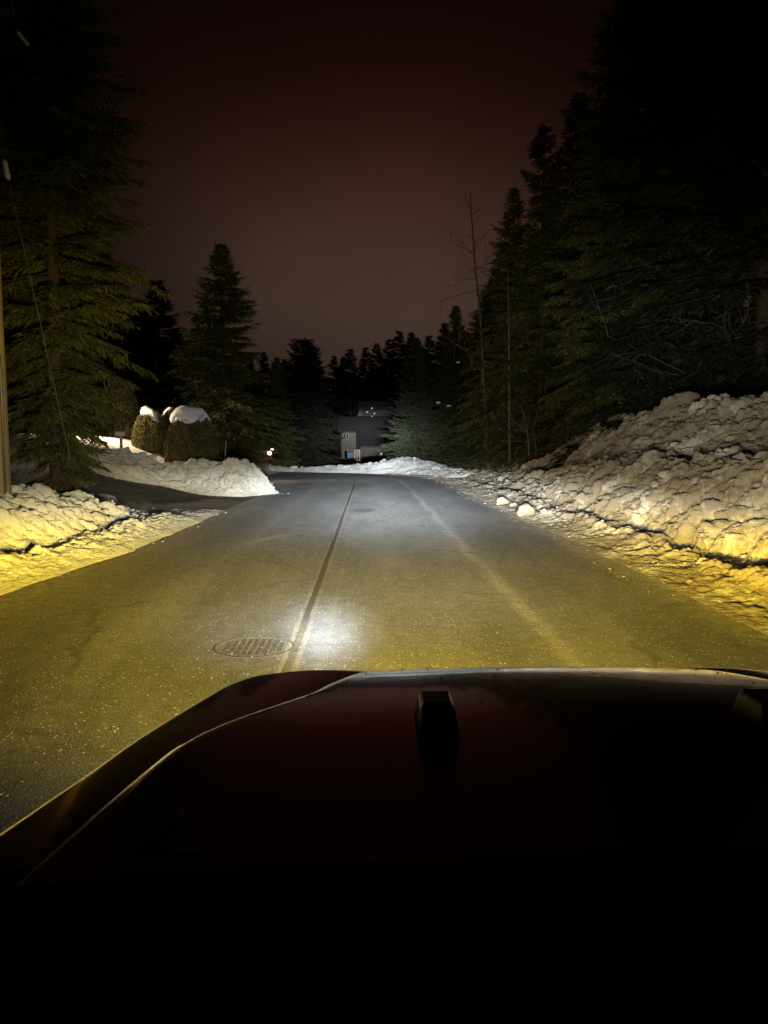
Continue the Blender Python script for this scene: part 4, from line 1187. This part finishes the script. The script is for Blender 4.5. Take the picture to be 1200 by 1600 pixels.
wm = MB(); wm.tube([car_pt(215, 1336, 1.19), car_pt(250, 1312, 1.194), car_pt(272, 1290, 1.198), car_pt(286, 1268, 1.20)], [0.002, 0.0025, 0.003, 0.004], 6)
wm.build('wiper_arm', simple('wiper_arm_metal', (0.14, 0.09, 0.07), 0.35, 0.2, metal=0.5), carE, True)

# ------------------------------------------------------------------ lamps of the car: beam patterns as functions of direction
def beam(name, loc, col, energy, fn, yaw=0.0, pitch=0.0):
    ld = bpy.data.lights.new(name, 'SPOT'); ld.energy = energy; ld.color = col
    ld.spot_size = math.radians(172); ld.spot_blend = 0.3; ld.shadow_soft_size = 0.08
    o = bpy.data.objects.new(name, ld); COL.objects.link(o)
    o.parent = carE; o.location = np.array(loc) - OFF
    o.rotation_euler = (math.radians(90) + pitch, 0, yaw)
    ld.use_nodes = True
    nt = ld.node_tree; em = nt.nodes.get('Emission')
    nrm = nt.nodes.new('ShaderNodeTexCoord').outputs['Normal']
    s_ = node(nt, 'ShaderNodeSeparateXYZ', {'Vector': nrm})
    x, y, z = (E(nt, k_) for k_ in s_.outputs)
    fz = (z * -1.0).max(0.02)
    st_ = fn(x / fz, y / fz)
    nt.links.new(st_.k, em.inputs['Strength'])
    return o
# headlight: far hot spot under a soft cut-off, a wider low spread, stray light above; lobes added to brighten house and trees
def head(a, e):
    cut = e.step(0.010, -0.020)
    hot = a.gauss(0.02, 0.15) * e.gauss(-0.030, 0.022) * cut * 0.75
    far = a.gauss(0.04, 0.32) * e.gauss(-0.035, 0.040) * cut * 0.24
    road_ = a.gauss(0.01, 0.13) * e.gauss(-0.048, 0.022) * 0.85
    low = a.gauss(0.0, 0.30) * e.gauss(-0.10, 0.075) * 0.025
    high = a.gauss(-0.01, 0.080) * e.gauss(0.02, 0.040) * 1.9
    stray = a.gauss(0.0, 0.6) * e.gauss(0.0, 0.26) * e.step(-0.13, -0.01) * 0.026 + a.gauss(-0.22, 0.16) * e.gauss(0.05, 0.07) * 0.035 + a.gauss(0.36, 0.25) * e.gauss(0.20, 0.12) * 0.055
    house_ = a.gauss(-0.008, 0.04) * e.gauss(0.030, 0.020) * 1.9
    return hot + road_ + house_ + far + low + high + stray + a.gauss(0, 1.2) * 0.0010
def head_glare(a, e):  # adds lobes that imitate windshield glare as bright spots on the road
    return head(a, e) + a.gauss(-0.072, 0.06) * e.gauss(-0.190, 0.036) * 0.24 + a.gauss(-0.19, 0.12) * e.gauss(-0.19, 0.05) * 0.035
def fog(a, e):
    bar = a.gauss(0.0, 1.1) * e.step(0.05, -0.035) * (e.gauss(-0.03, 0.065) * 1.05 + e.gauss(-0.04, 0.2) * 0.16)
    stray = a.gauss(0.0, 1.2) * (e.gauss(0.02, 0.30) * 0.20 + e.gauss(0.29, 0.13) * 0.28)
    return bar + stray
for sx in (-0.40, 0.40):
    beam('headlight_beam', (CX + sx, 1.80, 0.90), (0.77, 0.88, 1.0), 40000, head_glare if sx < 0 else head)
    beam('fog_beam', (CX + sx * 1.3, 1.985, 0.57), (1.0, 0.71, 0.06), 4000, fog)

# ------------------------------------------------------------------ night sky: town glow under low cloud
w = bpy.data.worlds.new('World'); scene.world = w; w.use_nodes = True
nt = w.node_tree; bg = nt.nodes['Background']
gen = coords(nt, 'Generated')
s_ = node(nt, 'ShaderNodeSeparateXYZ', {'Vector': gen})
x, y, z = (E(nt, k_) for k_ in s_.outputs)
azi = x / (y.max(0.05))
cl = E(nt, noise(nt, gen, 2.2, 4, 0.5))
glow = azi.gauss(0.03, 0.25) * z.gauss(0.22, 0.15) * y.gt(0.0)
wide = azi.gauss(0.02, 0.36) * z.gauss(0.15, 0.26) * y.gt(0.0)
amt = (glow * 0.75 + wide * 0.25) * (cl * 1.2 + 0.40)
red = z.step(0.10, 0.45)
c0 = mix(nt, red, (0.070, 0.044, 0.033), (0.050, 0.014, 0.009))
v = node(nt, 'ShaderNodeVectorMath', {0: c0}, operation='SCALE'); nt.links.new(amt.k, v.inputs['Scale'])
base_ = node(nt, 'ShaderNodeVectorMath', {0: v.outputs[0], 1: (0.0022, 0.0008, 0.0006)}, operation='ADD')
nt.links.new(base_.outputs[0], bg.inputs['Color'])
bg.inputs['Strength'].default_value = 1.0

# ------------------------------------------------------------------ render settings
vs = scene.view_settings
vs.view_transform = 'Standard'; vs.look = 'None'; vs.exposure = 0; vs.gamma = 1
scene.render.engine = 'CYCLES'
cyc = scene.cycles
cyc.use_denoising = True
cyc.max_bounces = 5; cyc.diffuse_bounces = 2; cyc.glossy_bounces = 3; cyc.transparent_max_bounces = 4
cyc.sample_clamp_indirect = 4.0
